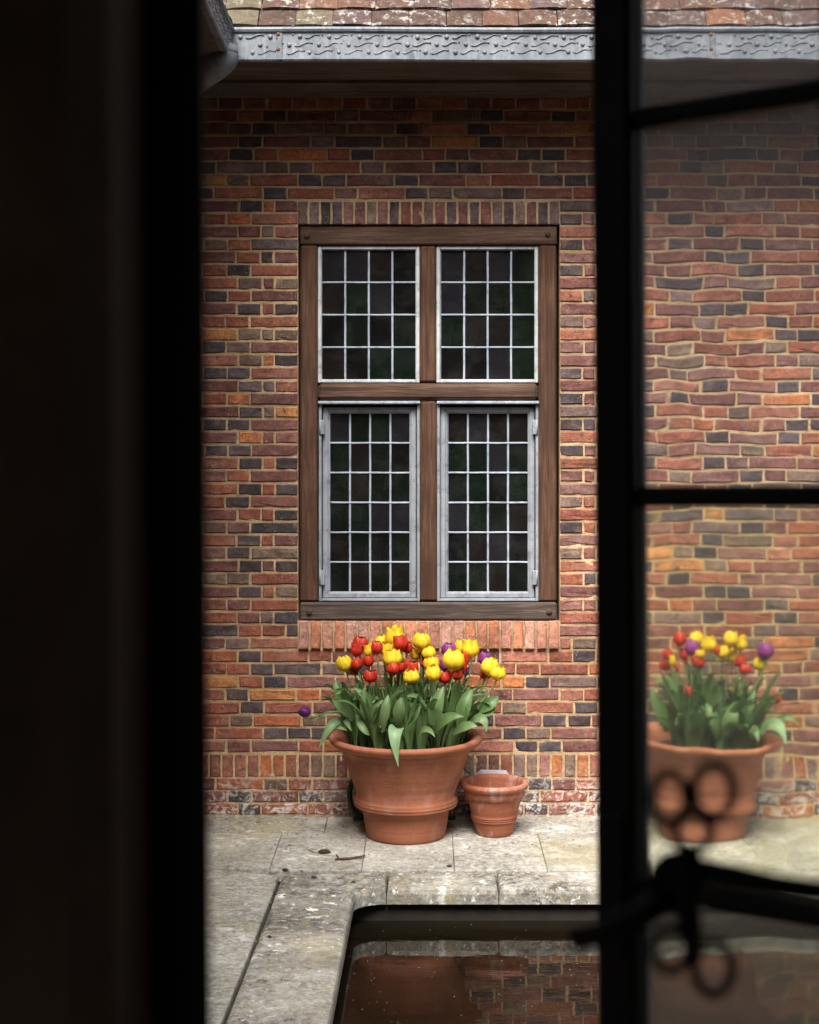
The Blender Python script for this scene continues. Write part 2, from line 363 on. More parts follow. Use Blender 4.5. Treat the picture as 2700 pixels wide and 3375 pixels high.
M = dict(
    brick=mat_brick(), mortar=mat_mortar(),
    oak_v=mat_wood('weathered_oak_upright', (.036, .017, .010), (.088, .041, .023), (.17, .10, .07), 2, .35),
    oak_h=mat_wood('weathered_oak_rail', (.034, .018, .011), (.082, .043, .026), (.18, .115, .082), 0, .45),
    sill_oak=mat_wood('grey_oak_sill', (.035, .026, .021), (.085, .062, .050), (.17, .135, .11), 0, .5),
    soffit=mat_wood('soffit_board', (.05, .036, .026), (.13, .10, .08), (.22, .18, .15), 0, .35, .7),
    white=mat_lead('white_window_paint', (.36, .37, .375), (.46, .475, .475), (.55, .565, .56), .6),
    steel=mat_lead('grey_painted_iron', (.20, .215, .24), (.25, .27, .30), (.30, .32, .35), .5, rust=.85),
    came=mat_lead('lead_came', (.24, .275, .34), (.33, .37, .44), (.44, .48, .53), .5),
    gutter=mat_lead('cast_lead', (.11, .124, .145), (.165, .182, .205), (.24, .255, .27), .6),
    rust=mat_plain('rust', (.20, .075, .035), .9),
    tile=mat_tile(), stone=mat_stone(),
    pot=mat_pot('terracotta', (.355, .126, .066), .14), pot2=mat_pot('terracotta_salted', (.34, .112, .060), .6),
    soil=mat_plain('potting_soil', (.025, .017, .012), 1, 0, 60, .5, 1),
    joint=mat_plain('joint_earth', (.045, .038, .026), 1, 0, 40, .5, 1),
    ground=mat_plain('ground_earth', (.06, .052, .035), 1, 0, 12, .4, 1),
    yellow=mat_petal('yellow_petal', (.88, .60, .02), (.92, .70, .05), (.84, .50, .015)),
    red=mat_petal('red_petal', (.50, .022, .012), (.60, .04, .018), (.62, .14, .03)),
    pink=mat_petal('salmon_petal', (.66, .16, .09), (.62, .07, .03), (.70, .32, .16)),
    purple=mat_petal('purple_petal', (.22, .025, .20), (.32, .05, .27), (.36, .12, .33)),
    plum=mat_petal('dark_purple_petal', (.09, .012, .11), (.15, .02, .15), (.17, .05, .17)),
    leaf=mat_leaf('tulip_leaf', (.058, .130, .034), (.15, .225, .10), (.13, .21, .07)),
    leaf_pale=mat_leaf('tulip_leaf_pale', (.20, .32, .15), (.22, .34, .17), (.25, .37, .19)),
    stem=mat_plain('tulip_stem', (.11, .17, .05), .55, 0, 30, .2),
    iron=mat_plain('black_iron', (.012, .011, .011), .6, 0, 30, .3),
    dark_oak=mat_plain('dark_oak', (.34, .25, .19), .75, 0, 9, .4),
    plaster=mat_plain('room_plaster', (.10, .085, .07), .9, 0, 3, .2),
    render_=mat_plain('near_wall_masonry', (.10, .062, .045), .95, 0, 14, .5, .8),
    hose=mat_plain('green_hose', (.012, .028, .022), .45),
    lamp=mat_plain('grey_plastic', (.42, .42, .46), .4, 0, 10, .1, .05),
    moss=mat_plain('moss', (.045, .035, .010), 1, 0, 90, .6, 1),
    bark=mat_plain('twig_bark', (.10, .055, .045), .9, 0, 60, .4, .8),
    debris=mat_plain('leaf_litter', (.06, .040, .025), 1, 0, 60, .5),
    weed=mat_plain('weed_leaf', (.12, .24, .05), .6),
    pool=mat_plain('pool_wall', (.03, .024, .018), .9, 0, 12, .4),
    cable=mat_plain('cable', (.02, .02, .022), .5),
)

FW = 7.42                                      # depth of the far wall's face
def P(px, py, Y): return Vector(((px - PX0) * Y / FPX, Y, CZ + (PY0 - py) * Y / FPX))
def wx(px): return (px - PX0) * FW / FPX
def wz(py): return CZ + (PY0 - py) * FW / FPX
K = 0.05                                       # fall of the paving towards the pool
EDGE = 6.28                                    # far pool edge
ZC = -K * (FW - EDGE)
def gz(Y): return -K * (FW - Y) if Y > EDGE else ZC
rng = random.Random(7)

# ================================================================== the far building
house = empty('brick_house', (0, FW, 0), 'red brick house with tiled eaves and a leaded oak window facing the pool', 'house')

# ---- bricks
PITCH = (3.322 - .294) / 51; BH = .0490
PAL = dict(purple=[(.235, .088, .070), (.205, .084, .072), (.255, .102, .080), (.185, .072, .062), (.24, .112, .095)],
           red=[(.34, .105, .058), (.37, .13, .075), (.30, .090, .052), (.38, .145, .095)],
           orange=[(.50, .175, .060), (.56, .24, .08), (.45, .135, .05)],
           dark=[(.058, .053, .062), (.078, .068, .076), (.046, .041, .046), (.100, .082, .086)],
           brown=[(.20, .14, .095), (.165, .112, .08), (.24, .17, .115)],
           mauve=[(.19, .128, .118), (.22, .142, .122)],
           sill=[(.52, .20, .10), (.46, .20, .13), (.56, .28, .18), (.50, .18, .085), (.50, .26, .19)])
def pick(wts):
    ks = list(wts); k = rng.choices(ks, [wts[q] for q in ks])[0]; c = rng.choice(PAL[k]); j = rng.uniform(.78, 1.14)
    return tuple(x * j for x in c)
W_S = dict(purple=42, red=36, orange=7, dark=7, brown=3, mauve=5)
W_H = dict(purple=20, red=18, orange=4, dark=34, brown=15, mauve=9)
bricks = []                                    # x0, x1, z0, z1, proud, colour, type
def seq_fill(x, xend, sgn, start, prev):
    """bricks of one course from x towards xend; start = opening pattern; prev = joints of the course below"""
    out, joints, last = [], [], ''
    L = dict(S=.212, H=.101, C=.049)
    q = list(start)
    while (xend - x) * sgn > .03:
        if q: k = q.pop(0)
        else:
            if last[-1:] == 'S': k = 'H'
            elif last[-2:] == 'HH': k = 'S'
            else: k = 'S' if rng.random() < .68 else 'H'
            e = x + sgn * (L[k] + .011)
            if any(abs(e - j) < .022 for j in prev):
                k2 = 'H' if k == 'S' else 'S'; e2 = x + sgn * (L[k2] + .011)
                if not any(abs(e2 - j) < .022 for j in prev): k = k2
        l = L[k] + rng.uniform(-.004, .004); e = x + sgn * l
        if (xend - e) * sgn < 0: e = xend
        if (xend - e) * sgn < .04: e = xend
        out.append((min(x, e), max(x, e), k)); last += k
        x = e + sgn * rng.uniform(.007, .012); joints.append(x)
    return out, joints
XL, XR = -1.43, 2.9
OX0, OX1 = wx(985), wx(1843)
prevL, prevR = [], []
for n in range(-3, 51):
    z0 = .294 + n * PITCH if n >= 0 else .165 + (n) * .055 + .0
    if n < 0: z0 = .004 + (n + 3) * .0577
    zc = z0 + PITCH / 2
    par = n % 2
    def emit(lst):
        for a, b, k in lst:
            dz = rng.uniform(-.0012, .0012)
            bricks.append([a, b, z0 + .0065 + dz, z0 + .0065 + BH + rng.uniform(-.002, .0016) + dz, rng.uniform(-.0003, .0035), pick(W_S if b - a > .15 else W_H), 'S' if b - a > .15 else 'H'])
    if n == 50:
        x = XL; row = []
        while x < XR: row.append((x, x + .104, 'H')); x += .1145
        for a, b, k in row: bricks.append([a, b, z0 + .004, z0 + .004 + BH + .002, .0, pick(dict(red=50, orange=18, purple=25, brown=7)), 'H'])
        continue
    if 10 <= n <= 42 or n in (8, 9):
        l0 = OX0 - .006; r0 = OX1 + .006
        a = ['S', 'H', 'H', 'S'] if par else ['H', 'C', 'H', 'S']
        b = ['S', 'H', 'H', 'S'] if not par else ['H', 'C', 'H', 'S']
        if n in (8, 9): a = ['C', 'H', 'H', 'S'] if par else ['S', 'H', 'H']; b = ['C', 'H', 'S'] if not par else ['S', 'H']
        r, prevL = seq_fill(l0, XL, -1, a, prevL); emit(r)
        r, prevR = seq_fill(r0, XR, 1, b, prevR); emit(r)
    else:
        r, j = seq_fill(XL, XR, 1, ['S', 'H'] if par else ['C', 'H', 'H'], prevL + prevR); emit(r); prevL = j; prevR = []
# soldier courses
def soldiers(xa, xb, z0, z1, pitch, wts, proud=0, kind='V'):
    n = round((xb - xa) / pitch); p = (xb - xa) / n
    for i in range(n):
        j = .009 + rng.uniform(-.0012, .0018)
        bricks.append([xa + i * p + j / 2, xa + (i + 1) * p - j / 2, z0 + rng.uniform(-.001, .001), z1 + rng.uniform(-.001, .001), proud + rng.uniform(-.0015, .0015), pick(wts), kind])
soldiers(OX0 - .008, OX1 + .006, .294 + 41 * PITCH + .006, .294 + 43 * PITCH - .008, .0540, dict(dark=32, purple=28, mauve=16, brown=12, red=12))
soldiers(XL, XR, .184, .286, .0588, dict(red=28, orange=20, purple=26, brown=14, mauve=8))
soldiers(OX0 - .004, OX1 + .002, .294 + 8 * PITCH + .006, .294 + 10 * PITCH + .0150, .0546, dict(sill=100), .018, 'SILL')

def brick_geo(mb, x0, x1, z0, z1, proud, col, kind, org=(0, 0, 0), face=None):
    """one irregular brick: arrised front, rough edges"""
    yf = FW - proud; ox, oy, oz = org
    w_, h_ = x1 - x0, z1 - z0; nx = 5 if w_ > .15 else 3; nz = 2 if h_ < .08 else 4
    per = [(i / nx, 0) for i in range(nx)] + [(1, i / nz) for i in range(nz)] + [(1 - i / nx, 1) for i in range(nx)] + [(0, 1 - i / nz) for i in range(nz)]
    tw = rng.uniform(-.006, .006); chip = rng.randrange(len(per)) if rng.random() < .45 else -1
    outer, inner, back = [], [], []
    for i, (u, v) in enumerate(per):
        x = x0 + u * w_ + rng.uniform(-.0014, .0014); z = z0 + v * h_ + rng.uniform(-.0014, .0014) + tw * (u - .5) * w_
        cx, cz = (x0 + x1) / 2, (z0 + z1) / 2
        if i == chip: x += (.0025 if x < cx else -.0025); z += (.003 if z < cz else -.003)
        ins = rng.uniform(.003, .0055)
        ix = x + (ins if u == 0 else -ins if u == 1 else 0); iz = z + (ins if v == 0 else -ins if v == 1 else 0)
        yi = yf + rng.uniform(-.0008, .0012) + (.004 if i == chip else 0)
        inner.append((ix - ox, yi - oy, iz - oz)); outer.append((x - ox, yf + .0045 - oy, z - oz)); back.append((x - ox, FW + .05 - oy, z - oz))
    n = len(per); vs = inner + outer + back
    fs = [tuple(range(n))]
    for i in range(n):
        j = (i + 1) % n; fs.append((n + i, n + j, j, i)); fs.append((2 * n + i, 2 * n + j, n + j, n + i))
    if kind == 'SILL':                          # weathered slope on the sill bricks
        lim = z0 + h_ * .36
        vs = [(x, y + max(0, (z + oz - lim)) * .20, z) for x, y, z in vs]
    mb.add(vs, fs, col)

def vis(b):
    px0, px1 = PX0 + b[0] * FPX / FW, PX0 + b[1] * FPX / FW
    py = PY0 - ((b[2] + b[3]) / 2 - CZ) * FPX / FW; pc = (px0 + px1) / 2
    if px0 < 668 or px1 > 1985: return 0
    if abs(pc - 1338) < 235 - max(0, (py - 2440) * .3) and py > 2250: return 0
    if abs(pc - 1629) < 100 and py > 2560: return 0
    a = (px1 - px0) * (b[3] - b[2]) * 714
    return a
order = sorted(range(len(bricks)), key=lambda i: -vis(bricks[i]))
single = set(order[:300])
# mortar body (panels round the window opening), set back behind the brick faces
mm = MB(); MY0, MY1 = FW + .0044, FW + .24
zt, zb = .294 + 43 * PITCH - .002, .294 + 8 * PITCH + .004
fz0, fz1 = wz(2045), wz(741)
def panel(x0, x1, z0, z1, y0=MY0):
    """subdivided mortar front with a slightly uneven face"""
    nx, nz = max(1, int((x1 - x0) / .02)), max(1, int((z1 - z0) / .02)); vs, fs = [], []
    for j in range(nz + 1):
        for i in range(nx + 1):
            x, z = x0 + (x1 - x0) * i / nx, z0 + (z1 - z0) * j / nz
            e = 0 if i in (0, nx) or j in (0, nz) else 1
            vs.append((x, y0 + e * (.0014 * noise.noise((x * 30, z * 30, 1)) + .0008 * noise.noise((x * 9, z * 9, 5))), z))
    for j in range(nz):
        for i in range(nx):
            a = j * (nx + 1) + i; fs.append((a, a + 1, a + nx + 2, a + nx + 1))
    mm.add(vs, fs)
    mm.add([(x0, y0, z0), (x1, y0, z0), (x1, y0, z1), (x0, y0, z1), (x0, MY1, z0), (x1, MY1, z0), (x1, MY1, z1), (x0, MY1, z1)],
           [(1, 5, 6, 2), (5, 4, 7, 6), (4, 0, 3, 7), (3, 2, 6, 7), (4, 5, 1, 0)])
panel(XL - .02, OX0 - .004, -.12, 3.36); panel(OX1 + .004, XR, -.12, 3.36)
panel(OX0 - .004, OX1 + .004, -.12, fz0 - .004); panel(OX0 - .004, OX1 + .004, fz1 + .006, 3.36)
wall = mm.build('wall', M['mortar'], house); tag(wall, 'sandy lime mortar wall bedding the bricks')
rest = MB()
for i, b in enumerate(bricks):
    if i in single:
        c = Vector(((b[0] + b[1]) / 2, FW, (b[2] + b[3]) / 2)); mb = MB(); brick_geo(mb, *b, org=c)
        me = mb.mesh('brick', M['brick'], (0, 0, 0), True); place('brick', me, wall, c)
    else: brick_geo(rest, *b)
o = rest.build('brickwork', M['brick'], wall, colour=True); tag(o, kind='stuff')

# ---- the side wing on the left (behind the jamb): wall of the same bricks, eaves and gutter
side = MB(); rb = random.Random(3)
GX, GY = -.84, 6.83                             # gutter faces
saved = rng; rng = rb
mapped = MB()
for n in range(0, 57):
    z0 = .004 + n * .0581; x = 1.6 + (.11 if n % 2 else 0) + rb.uniform(0, .02); k = n
    while x < FW - .02:
        l = .212 if k % 2 else .101; e = min(x + l, FW - .012)
        if e - x > .03: brick_geo(mapped, x, e, z0 + .006, z0 + .006 + BH, rb.uniform(-.002, .002), pick(W_S if l > .15 else W_H), 'S')
        x = e + .011; k += 1
rng = saved
side.v = [(XL + (FW - y) , x, z) for x, y, z in mapped.v]; side.f = [f[::-1] for f in mapped.f]; side.c = mapped.c; side.sm = mapped.sm
ms = MB(); ms.box((XL - .25, 1.5, -.12), (XL - .006, FW + .2, 3.36))
sw = ms.build('side_wall', M['mortar'], house)
tag(side.build('brickwork', M['brick'], sw, colour=True), kind='stuff')

# ---- soffit boards
SZ = 3.322
sof = MB(); sof.box((-1.43, GY + .034, SZ + .05), (2.9, FW + .1, SZ + .07)); sof.box((-1.43, GY + .032, SZ + .03), (2.9, GY + .06, 3.46)); soffit = sof.build('soffit', M['soffit'], house)
yb = FW + .004
for i, (wd, drop) in enumerate([(.085, 0), (.075, .004), (.075, .002), (.125, .018), (.20, .012)]):
    m = MB(); m.box((-1.42, yb - wd + .003, SZ + drop), (2.9, yb, SZ + .049), .004); m.build('soffit_board', M['soffit'], soffit); yb -= wd
m = MB(); m.box((-1.43, 1.5, SZ + .006), (GX - .03, GY + .0, SZ + .06)); m.build('side_soffit', M['soffit'], house)

# ---- gutters of cast lead
GP = [(.030, 3.327), (.006, 3.327), (0, 3.334), (.002, 3.446), (-.007, 3.450), (-.011, 3.459), (-.007, 3.469), (.003, 3.472), (.011, 3.467), (.012, 3.45), (.012, 3.345), (.024, 3.345), (.024, 3.455), (.030, 3.455)]
def gut_seg(name, f, a, b, wob=0.0):
    m = MB(); N = max(2, int(abs(b - a) / .05)); n = len(GP); vs, fs = [], []
    for i in range(N + 1):
        t = a + (b - a) * i / N
        for q, (o_, z) in enumerate(GP):
            vs.append(f(t, o_ + .002 * noise.noise((t * 2.2, q * .3, 3)), z + .0035 * noise.noise((t * 1.3, 0, 9))))
    for i in range(N):
        for q in range(n): fs.append((i * n + q, i * n + (q + 1) % n, (i + 1) * n + (q + 1) % n, (i + 1) * n + q))
    fs += [tuple(range(n))[::-1], tuple(N * n + q for q in range(n))]
    m.add(vs, fs); return m
fmain = lambda t, o_, z: (t, GY + o_, z)
fside = lambda t, o_, z: (GX - o_, t, z)
g = gut_seg('gutter', fmain, GX - .03, 2.9); gutter = g.build('gutter', M['gutter'], house); tag(gutter, 'cast lead gutter with raised scrolls and bosses')
g = gut_seg('side_gutter', fside, 1.5, GY + .001); sgut = g.build('side_gutter', M['gutter'], house); tag(sgut, 'cast lead gutter of the side wing running towards the viewer')
def relief(f, a, b, seams, parent, rl):
    sq, bo = MB(), MB()
    for r_, (zr, off) in enumerate(((3.429, .0), (3.396, -.040), (3.363, -.072))):
        t = a + .03 + off % .124
        while t < b - .02:
            if not any(abs(t - s_) < .03 for s_ in seams):
                c = Vector(f(t, -.0005, zr)); bo.ball(c, .0095 * rl.uniform(.85, 1.12), 8, 5, (1, .62, 1) if f is fmain else (.62, 1, 1))
            pts, rad = [], []
            L_ = .078 * rl.uniform(.8, 1.15); wr = rl.uniform(.6, 1.15); zr += rl.uniform(-.0015, .0015)
            for k in range(9):
                u = k / 8; pts.append(f(t + .020 + u * L_, -.0005, zr + .0065 * math.sin(u * 6.0 + 3.5) + .006 * u - .002)); rad.append((.0010 + .0019 * math.sin(math.pi * u) ** .6) * wr)
            if not any(abs(t + .06 - s_) < .05 for s_ in seams): sq.tube(pts, rad, 5)
            for e_ in (.012, .086):
                c = Vector(f(t + .018 + e_ * .9, -.0002, zr + (.008 if e_ > .05 else -.006))); bo.ball(c, .0042, 6, 4)
            t += .124 * rl.uniform(.95, 1.05)
    tag(bo.build('boss_row', M['gutter'], parent), kind='stuff'); tag(sq.build('scrollwork', M['gutter'], parent), kind='stuff')
seams = [wx(930) * .92, wx(2362) * .92]
seams = [(930 - PX0) * GY / FPX, (2362 - PX0) * GY / FPX]
relief(fmain, GX + .005, 2.85, seams, gutter, random.Random(5)); relief(fside, 1.6, GY - .04, [], sgut, random.Random(6))
for s_ in seams:
    m = MB(); m.box((s_ - .02, GY - .004, 3.332), (s_, GY + .002, 3.446), .0015); jn = m.build('joint_strap', M['gutter'], gutter)
    for z in (3.44, 3.376):
        m = MB(); m.ball((s_ - .016, GY - .004, z), .0085, 8, 5, (1, .6, 1)); m.build('rusty_rivet', M['rust'], gutter)
# swan-neck outlet at the inner corner
m = MB(); c0 = Vector((GX - .02, GY - .085, 3.325))
pts, rad = [], []
for k in range(13):
    u = k / 12; pts.append(c0 + Vector((-.36 * u ** 1.7, .20 * u ** 1.5, -.055 * (1 - (1 - u) ** 2.6) - .145 * u ** 2.4))); rad.append(.060 - .010 * u)
m.tube([c0 + Vector((0, 0, .045))] + pts, [.046] + rad, 16)
dp = m.build('rainwater_pipe', M['gutter'], house); tag(dp, 'lead swan-neck pipe under the gutter corner')
m = MB(); m.tube([c0 + Vector((0, 0, .0)), c0 + Vector((.001, 0, .035))], .056, 16); m.build('collar', M['gutter'], dp)

# ---- roof tiles
PT = R(55); GA = .110
TCOL = [(.125, .068, .048), (.105, .062, .047), (.150, .080, .052), (.085, .054, .044), (.20, .088, .052), (.135, .112, .076), (.115, .07, .064), (.10, .065, .06)]
roof_m = MB(); RT = 30
def roofpt(t, s_, lift, f, e0): return f(t, e0 + s_ * math.cos(PT) - lift * math.sin(PT), 3.470 + s_ * math.sin(PT) + lift * math.cos(PT))
rmain = lambda t, o_, z: Vector((t, GY + o_, z)); rside = lambda t, o_, z: Vector((GX - o_, t, z))
E0 = .030
def deck(f, a0, a1, valley):
    v = [roofpt(a0, -.0, -.02, f, E0), roofpt(a1, -.0, -.02, f, E0), roofpt(a1 + (valley and 0), 2.6, -.02, f, E0), roofpt(a0, 2.6, -.02, f, E0)]
    return v
v = [roofpt(GX, 0, -.012, rmain, E0), roofpt(2.9, 0, -.012, rmain, E0), roofpt(2.9, 2.6, -.012, rmain, E0), roofpt(GX - 2.6 * math.cos(PT), 2.6, -.012, rmain, E0)]
roof_m.add(v, [(0, 1, 2, 3)]); roof = roof_m.build('roof', M['tile'], house)
m = MB(); v = [roofpt(1.5, 0, -.012, rside, E0), roofpt(GY, 0, -.012, rside, E0), roofpt(GY + 2.6 * math.cos(PT), 2.6, -.012, rside, E0), roofpt(1.5, 2.6, -.012, rside, E0)]
m.add(v, [(3, 2, 1, 0)]); sroof = m.build('side_roof', M['tile'], house)
def tile_geo(mb, f, t0, t1, s0, rr, col):
    n = 4; vs = []; cam_ = rr.uniform(.003, .008); lift = rr.uniform(0, .006); sk = rr.uniform(-.008, .008); th = .013
    for (s_, l0) in ((s0, .016 + lift), (s0 + .16, .004)):
        for dz in (0, th):
            for i in range(n + 1):
                u = i / n; vs.append(roofpt(t0 + (t1 - t0) * u, s_ + sk * (u - .5) + rr.uniform(-.0015, .0015), l0 + dz + cam_ * (1 - (2 * u - 1) ** 2), f, E0))
    q = n + 1; fs = []
    for i in range(n):
        fs += [(i, i + 1, q + i + 1, q + i), (q + i, q + i + 1, 3 * q + i + 1, 3 * q + i), (2 * q + i, 2 * q + i + 1, i + 1, i)]
    fs += [(0, q, 3 * q, 2 * q), (n, 2 * q + n, 3 * q + n, q + n)]
    mb.add(vs, fs, col)
rt = random.Random(11); far = MB()
for row in range(0, 20):
    t = GX - .10 - row * GA * math.cos(PT) - (.08 if row % 2 else 0) + .05
    while t < 2.85:
        wd = .158 + rt.uniform(-.008, .008)
        if t < GX - row * GA * math.cos(PT) + .01: pass
        col = rt.choices(TCOL, [5, 5, 4, 4, .5, 1, 4, 4])[0] if t > GX + .05 else rt.choice(TCOL[4:6])
        if row < 4:
            mb = MB(); tile_geo(mb, rmain, t, t + wd, row * GA - .012, rt, col); c = Vector(mb.v[0])
            mb.build('roof_tile', M['tile'], roof, c, True)
        else: tile_geo(far, rmain, t, t + wd, row * GA - .012, rt, col)
        t += wd + rt.uniform(.002, .005)
tag(far.build('upper_tiling', M['tile'], roof, colour=True), kind='stuff')
far = MB()
for row in range(0, 20):
    t = 1.5 + (.08 if row % 2 else 0)
    while t < GY + row * GA * math.cos(PT) - .02:
        wd = .158 + rt.uniform(-.008, .008); tile_geo(far, rside, t, t + wd, row * GA - .012, rt, rt.choice(TCOL)); t += wd + .004
tag(far.build('side_tiling', M['tile'], sroof, colour=True), kind='stuff')

# ---- the oak window
FY0, FY1 = FW + .018, FW + .15                  # frame front / back
x = wx; z = wz
win = MB()
win.box((OX0 + .004, FY0 + .05, fz0 + .01), (x(1022), FY1, fz1 - .01)); window = win.build('window', M['oak_v'], house)
tag(window, 'oak framed window with four leaded lights')
def rail(name, a, b, mat, bev=.006):
    m = MB(); m.box(a, b, bev); return m.build(name, mat, window)
rail('post', (OX0 + .005, FY0, z(1985)), (x(1045), FY1 + .003, z(805)), M['oak_v'], .010)
rail('post', (x(1777), FY0, z(1985)), (OX1 - .010, FY1 + .003, z(805)), M['oak_v'], .010)
rail('head_rail', (OX0 + .003, FY0 - .002, z(804)), (OX1 - .008, FY1 + .005, fz1), M['oak_h'])
rail('bottom_rail', (OX0 + .003, FY0 - .006, fz0), (OX1 - .008, FY1 + .005, z(1986)), M['sill_oak'], .008)
rail('mullion', (x(1384), FY0 + .004, z(1985)), (x(1441), FY1, z(1319)), M['oak_v'], .012)
rail('mullion', (x(1384), FY0 + .004, z(1261)), (x(1438), FY1, z(805)), M['oak_v'], .012)
rail('transom', (x(1046), FY0 - .003, z(1318)), (x(1776), FY1, z(1262)), M['oak_h'], .016)
for px, py in ((1019, 2018), (1811, 2016), (1011, 775), (1806, 769)):
    m = MB(); yy = FY0 - (.006 if py > 1000 else .002); m.tube([(x(px), yy + .01, z(py)), (x(px), yy - .008, z(py)), (x(px), yy - .011, z(py))], [.0125, .0125, .009], 12)
    m.build('oak_peg', M['oak_h'], window)
pane_mats = [mat_pane('pane_green', (.16, .22, .17), (.011, .015, .011)), mat_pane('pane_grey', (.20, .20, .22), (.022, .021, .025)),
             mat_pane('pane_brown', (.2, .19, .17), (.018, .015, .013)), mat_pane('pane_black', (.14, .16, .15), (.010, .010, .010)),
             mat_pane('pane_bottle', (.15, .21, .15), (.009, .017, .010))]
def light(px0, px1, py0, py1, nx, ny, yg, rr, hf=.0047):
    """lead cames and panes of one light; pixel bounds of the glass"""
    gx0, gx1, gz0, gz1 = x(px0), x(px1), z(py1), z(py0)
    pw, ph = (gx1 - gx0) / nx, (gz1 - gz0) / ny
    for i in range(nx):
        for j in range(ny):
            m = MB(); a = rr.uniform(-.02, .02); b = rr.uniform(-.02, .02); e = .0015
            X0, X1, Z0, Z1 = gx0 + i * pw + e, gx0 + (i + 1) * pw - e, gz0 + j * ph + e, gz0 + (j + 1) * ph - e
            vs = [(X0, yg + (-a - b) * .04, Z0), (X1, yg + (a - b) * .04, Z0), (X1, yg + (a + b) * .04, Z1), (X0, yg + (-a + b) * .04, Z1)]
            vs += [(p[0], p[1] + .003, p[2]) for p in vs]
            m.add(vs, [(0, 1, 2, 3), (7, 6, 5, 4), (0, 4, 5, 1), (1, 5, 6, 2), (2, 6, 7, 3), (3, 7, 4, 0)])
            mt = rr.choices(pane_mats, [34, 18, 20, 20, 16])[0]
            m.build('pane', mt, window, ((X0 + X1) / 2, yg, (Z0 + Z1) / 2))
    def wob(s_, q): return .0012 * noise.noise((s_ * 14, q * 3.1, 2))
    for i in range(nx + 1):
        X = gx0 + i * pw; m = MB(); h = hf if 0 < i < nx else hf * .5
        pts = [gz0 + (gz1 - gz0) * k / 10 for k in range(11)]; vs, fs = [], []
        for k, zz in enumerate(pts):
            dx = wob(zz, X * 9) if 0 < i < nx else 0
            for (ox, oy) in ((-h, .004), (-h, -.002), (-h * .5, -.0045), (h * .5, -.0045), (h, -.002), (h, .004)): vs.append((X + dx + ox, yg + oy, zz))
        for k in range(10):
            for q in range(5): fs.append((k * 6 + q, k * 6 + q + 1, k * 6 + q + 7, k * 6 + q + 6))
        m.add(vs, fs); m.build('lead_came', M['came'], window, (X, yg, gz0))
    for j in range(ny + 1):
        Z = gz0 + j * ph; m = MB(); h = hf * .92 if 0 < j < ny else hf * .5; vs, fs = [], []
        for k in range(11):
            X = gx0 + (gx1 - gx0) * k / 10; dz = wob(X, Z * 7) if 0 < j < ny else 0
            for (oz, oy) in ((h, .004), (h, -.0023), (h * .5, -.005), (-h * .5, -.005), (-h, -.0023), (-h, .004)): vs.append((X, yg + oy, Z + dz + oz))
        for k in range(10):
            for q in range(5): fs.append((k * 6 + q, k * 6 + q + 1, k * 6 + q + 7, k * 6 + q + 6))
        m.add(vs, fs)
        for i in range(1, nx):
            if 0 < j < ny: m.ball((gx0 + i * pw, yg - .004, Z), .0068, 8, 4, (1, .35, 1))
        m.build('lead_came', M['came'], window, (gx0, yg, Z))
def frame4(name, px0, px1, py0, py1, t_, y0, y1, mat, parent=window, bev=.003, tb=None):
    """rectangular frame of four members joined into one part"""
    X0, X1, Z0, Z1 = x(px0), x(px1), z(py1), z(py0); m = MB(); tb = tb or t_
    m.box((X0, y0, Z0), (X0 + t_, y1, Z1), bev); m.box((X1 - t_, y0, Z0), (X1, y1, Z1), bev)
    m.box((X0 + t_ * .96, y0 + .001, Z1 - t_), (X1 - t_ * .96, y1, Z1 - .0005), bev); m.box((X0 + t_ * .96, y0 + .001, Z0 + .0005), (X1 - t_ * .96, y1, Z0 + tb), bev)
    return m.build(name, mat, parent)
rw = random.Random(21)
for a, b, g0, g1 in ((1046, 1383, 1058, 1371), (1439, 1776, 1453, 1765)):
    frame4('white_light_frame', a, b, 806, 1260, .0165, FY0 + .016, FY0 + .06, M['white'], tb=.0155)
    light(g0, g1, 818, 1249, 4, 4, FY0 + .034, rw)
for k, (a, b, g0, g1) in enumerate(((1049, 1384, 1085, 1351), (1441, 1777, 1478, 1742))):
    frame4('iron_subframe', a, b, 1321, 1984, .0135, FY0 + .012, FY0 + .06, M['steel'])
    s_ = 8 if k == 0 else 0
    frame4('casement_frame', a + 10 + (2 if k == 0 else 0), b - 12, 1338, 1974, .026, FY0 + .034, FY0 + .072, M['steel'], bev=.004)
    frame4('glazing_bead', a + 28, b - 29, 1354, 1959, .008, FY0 + .040, FY0 + .068, M['steel'], bev=.002)
    light(g0 - 1, g1 + 2, 1359, 1954, 4, 6, FY0 + .054, rw)
    m = MB(); m.box((x(a - 1), FY0 - .008, z(1330)), (x(b + 1), FY0 + .03, z(1321)), .002); m.build('drip_flashing', M['came'], window)
    for py in (1407, 1905):
        px = a + 12 if k == 0 else b - 14
        m = MB(); m.box((x(px) - .009, FY0 + .006, z(py + 24)), (x(px) + .011, FY0 + .026, z(py - 24)), .002)
        m.tube([(x(px) - (.009 if k == 0 else -.011), FY0 + .010, z(py + 25)), (x(px) - (.009 if k == 0 else -.011), FY0 + .010, z(py - 25))], .005, 8)
        for q in (-14, 0, 14): m.ball((x(px) + .003, FY0 + .006, z(py + q)), .0028, 6, 4)
        m.build('hinge', M['steel'], window)
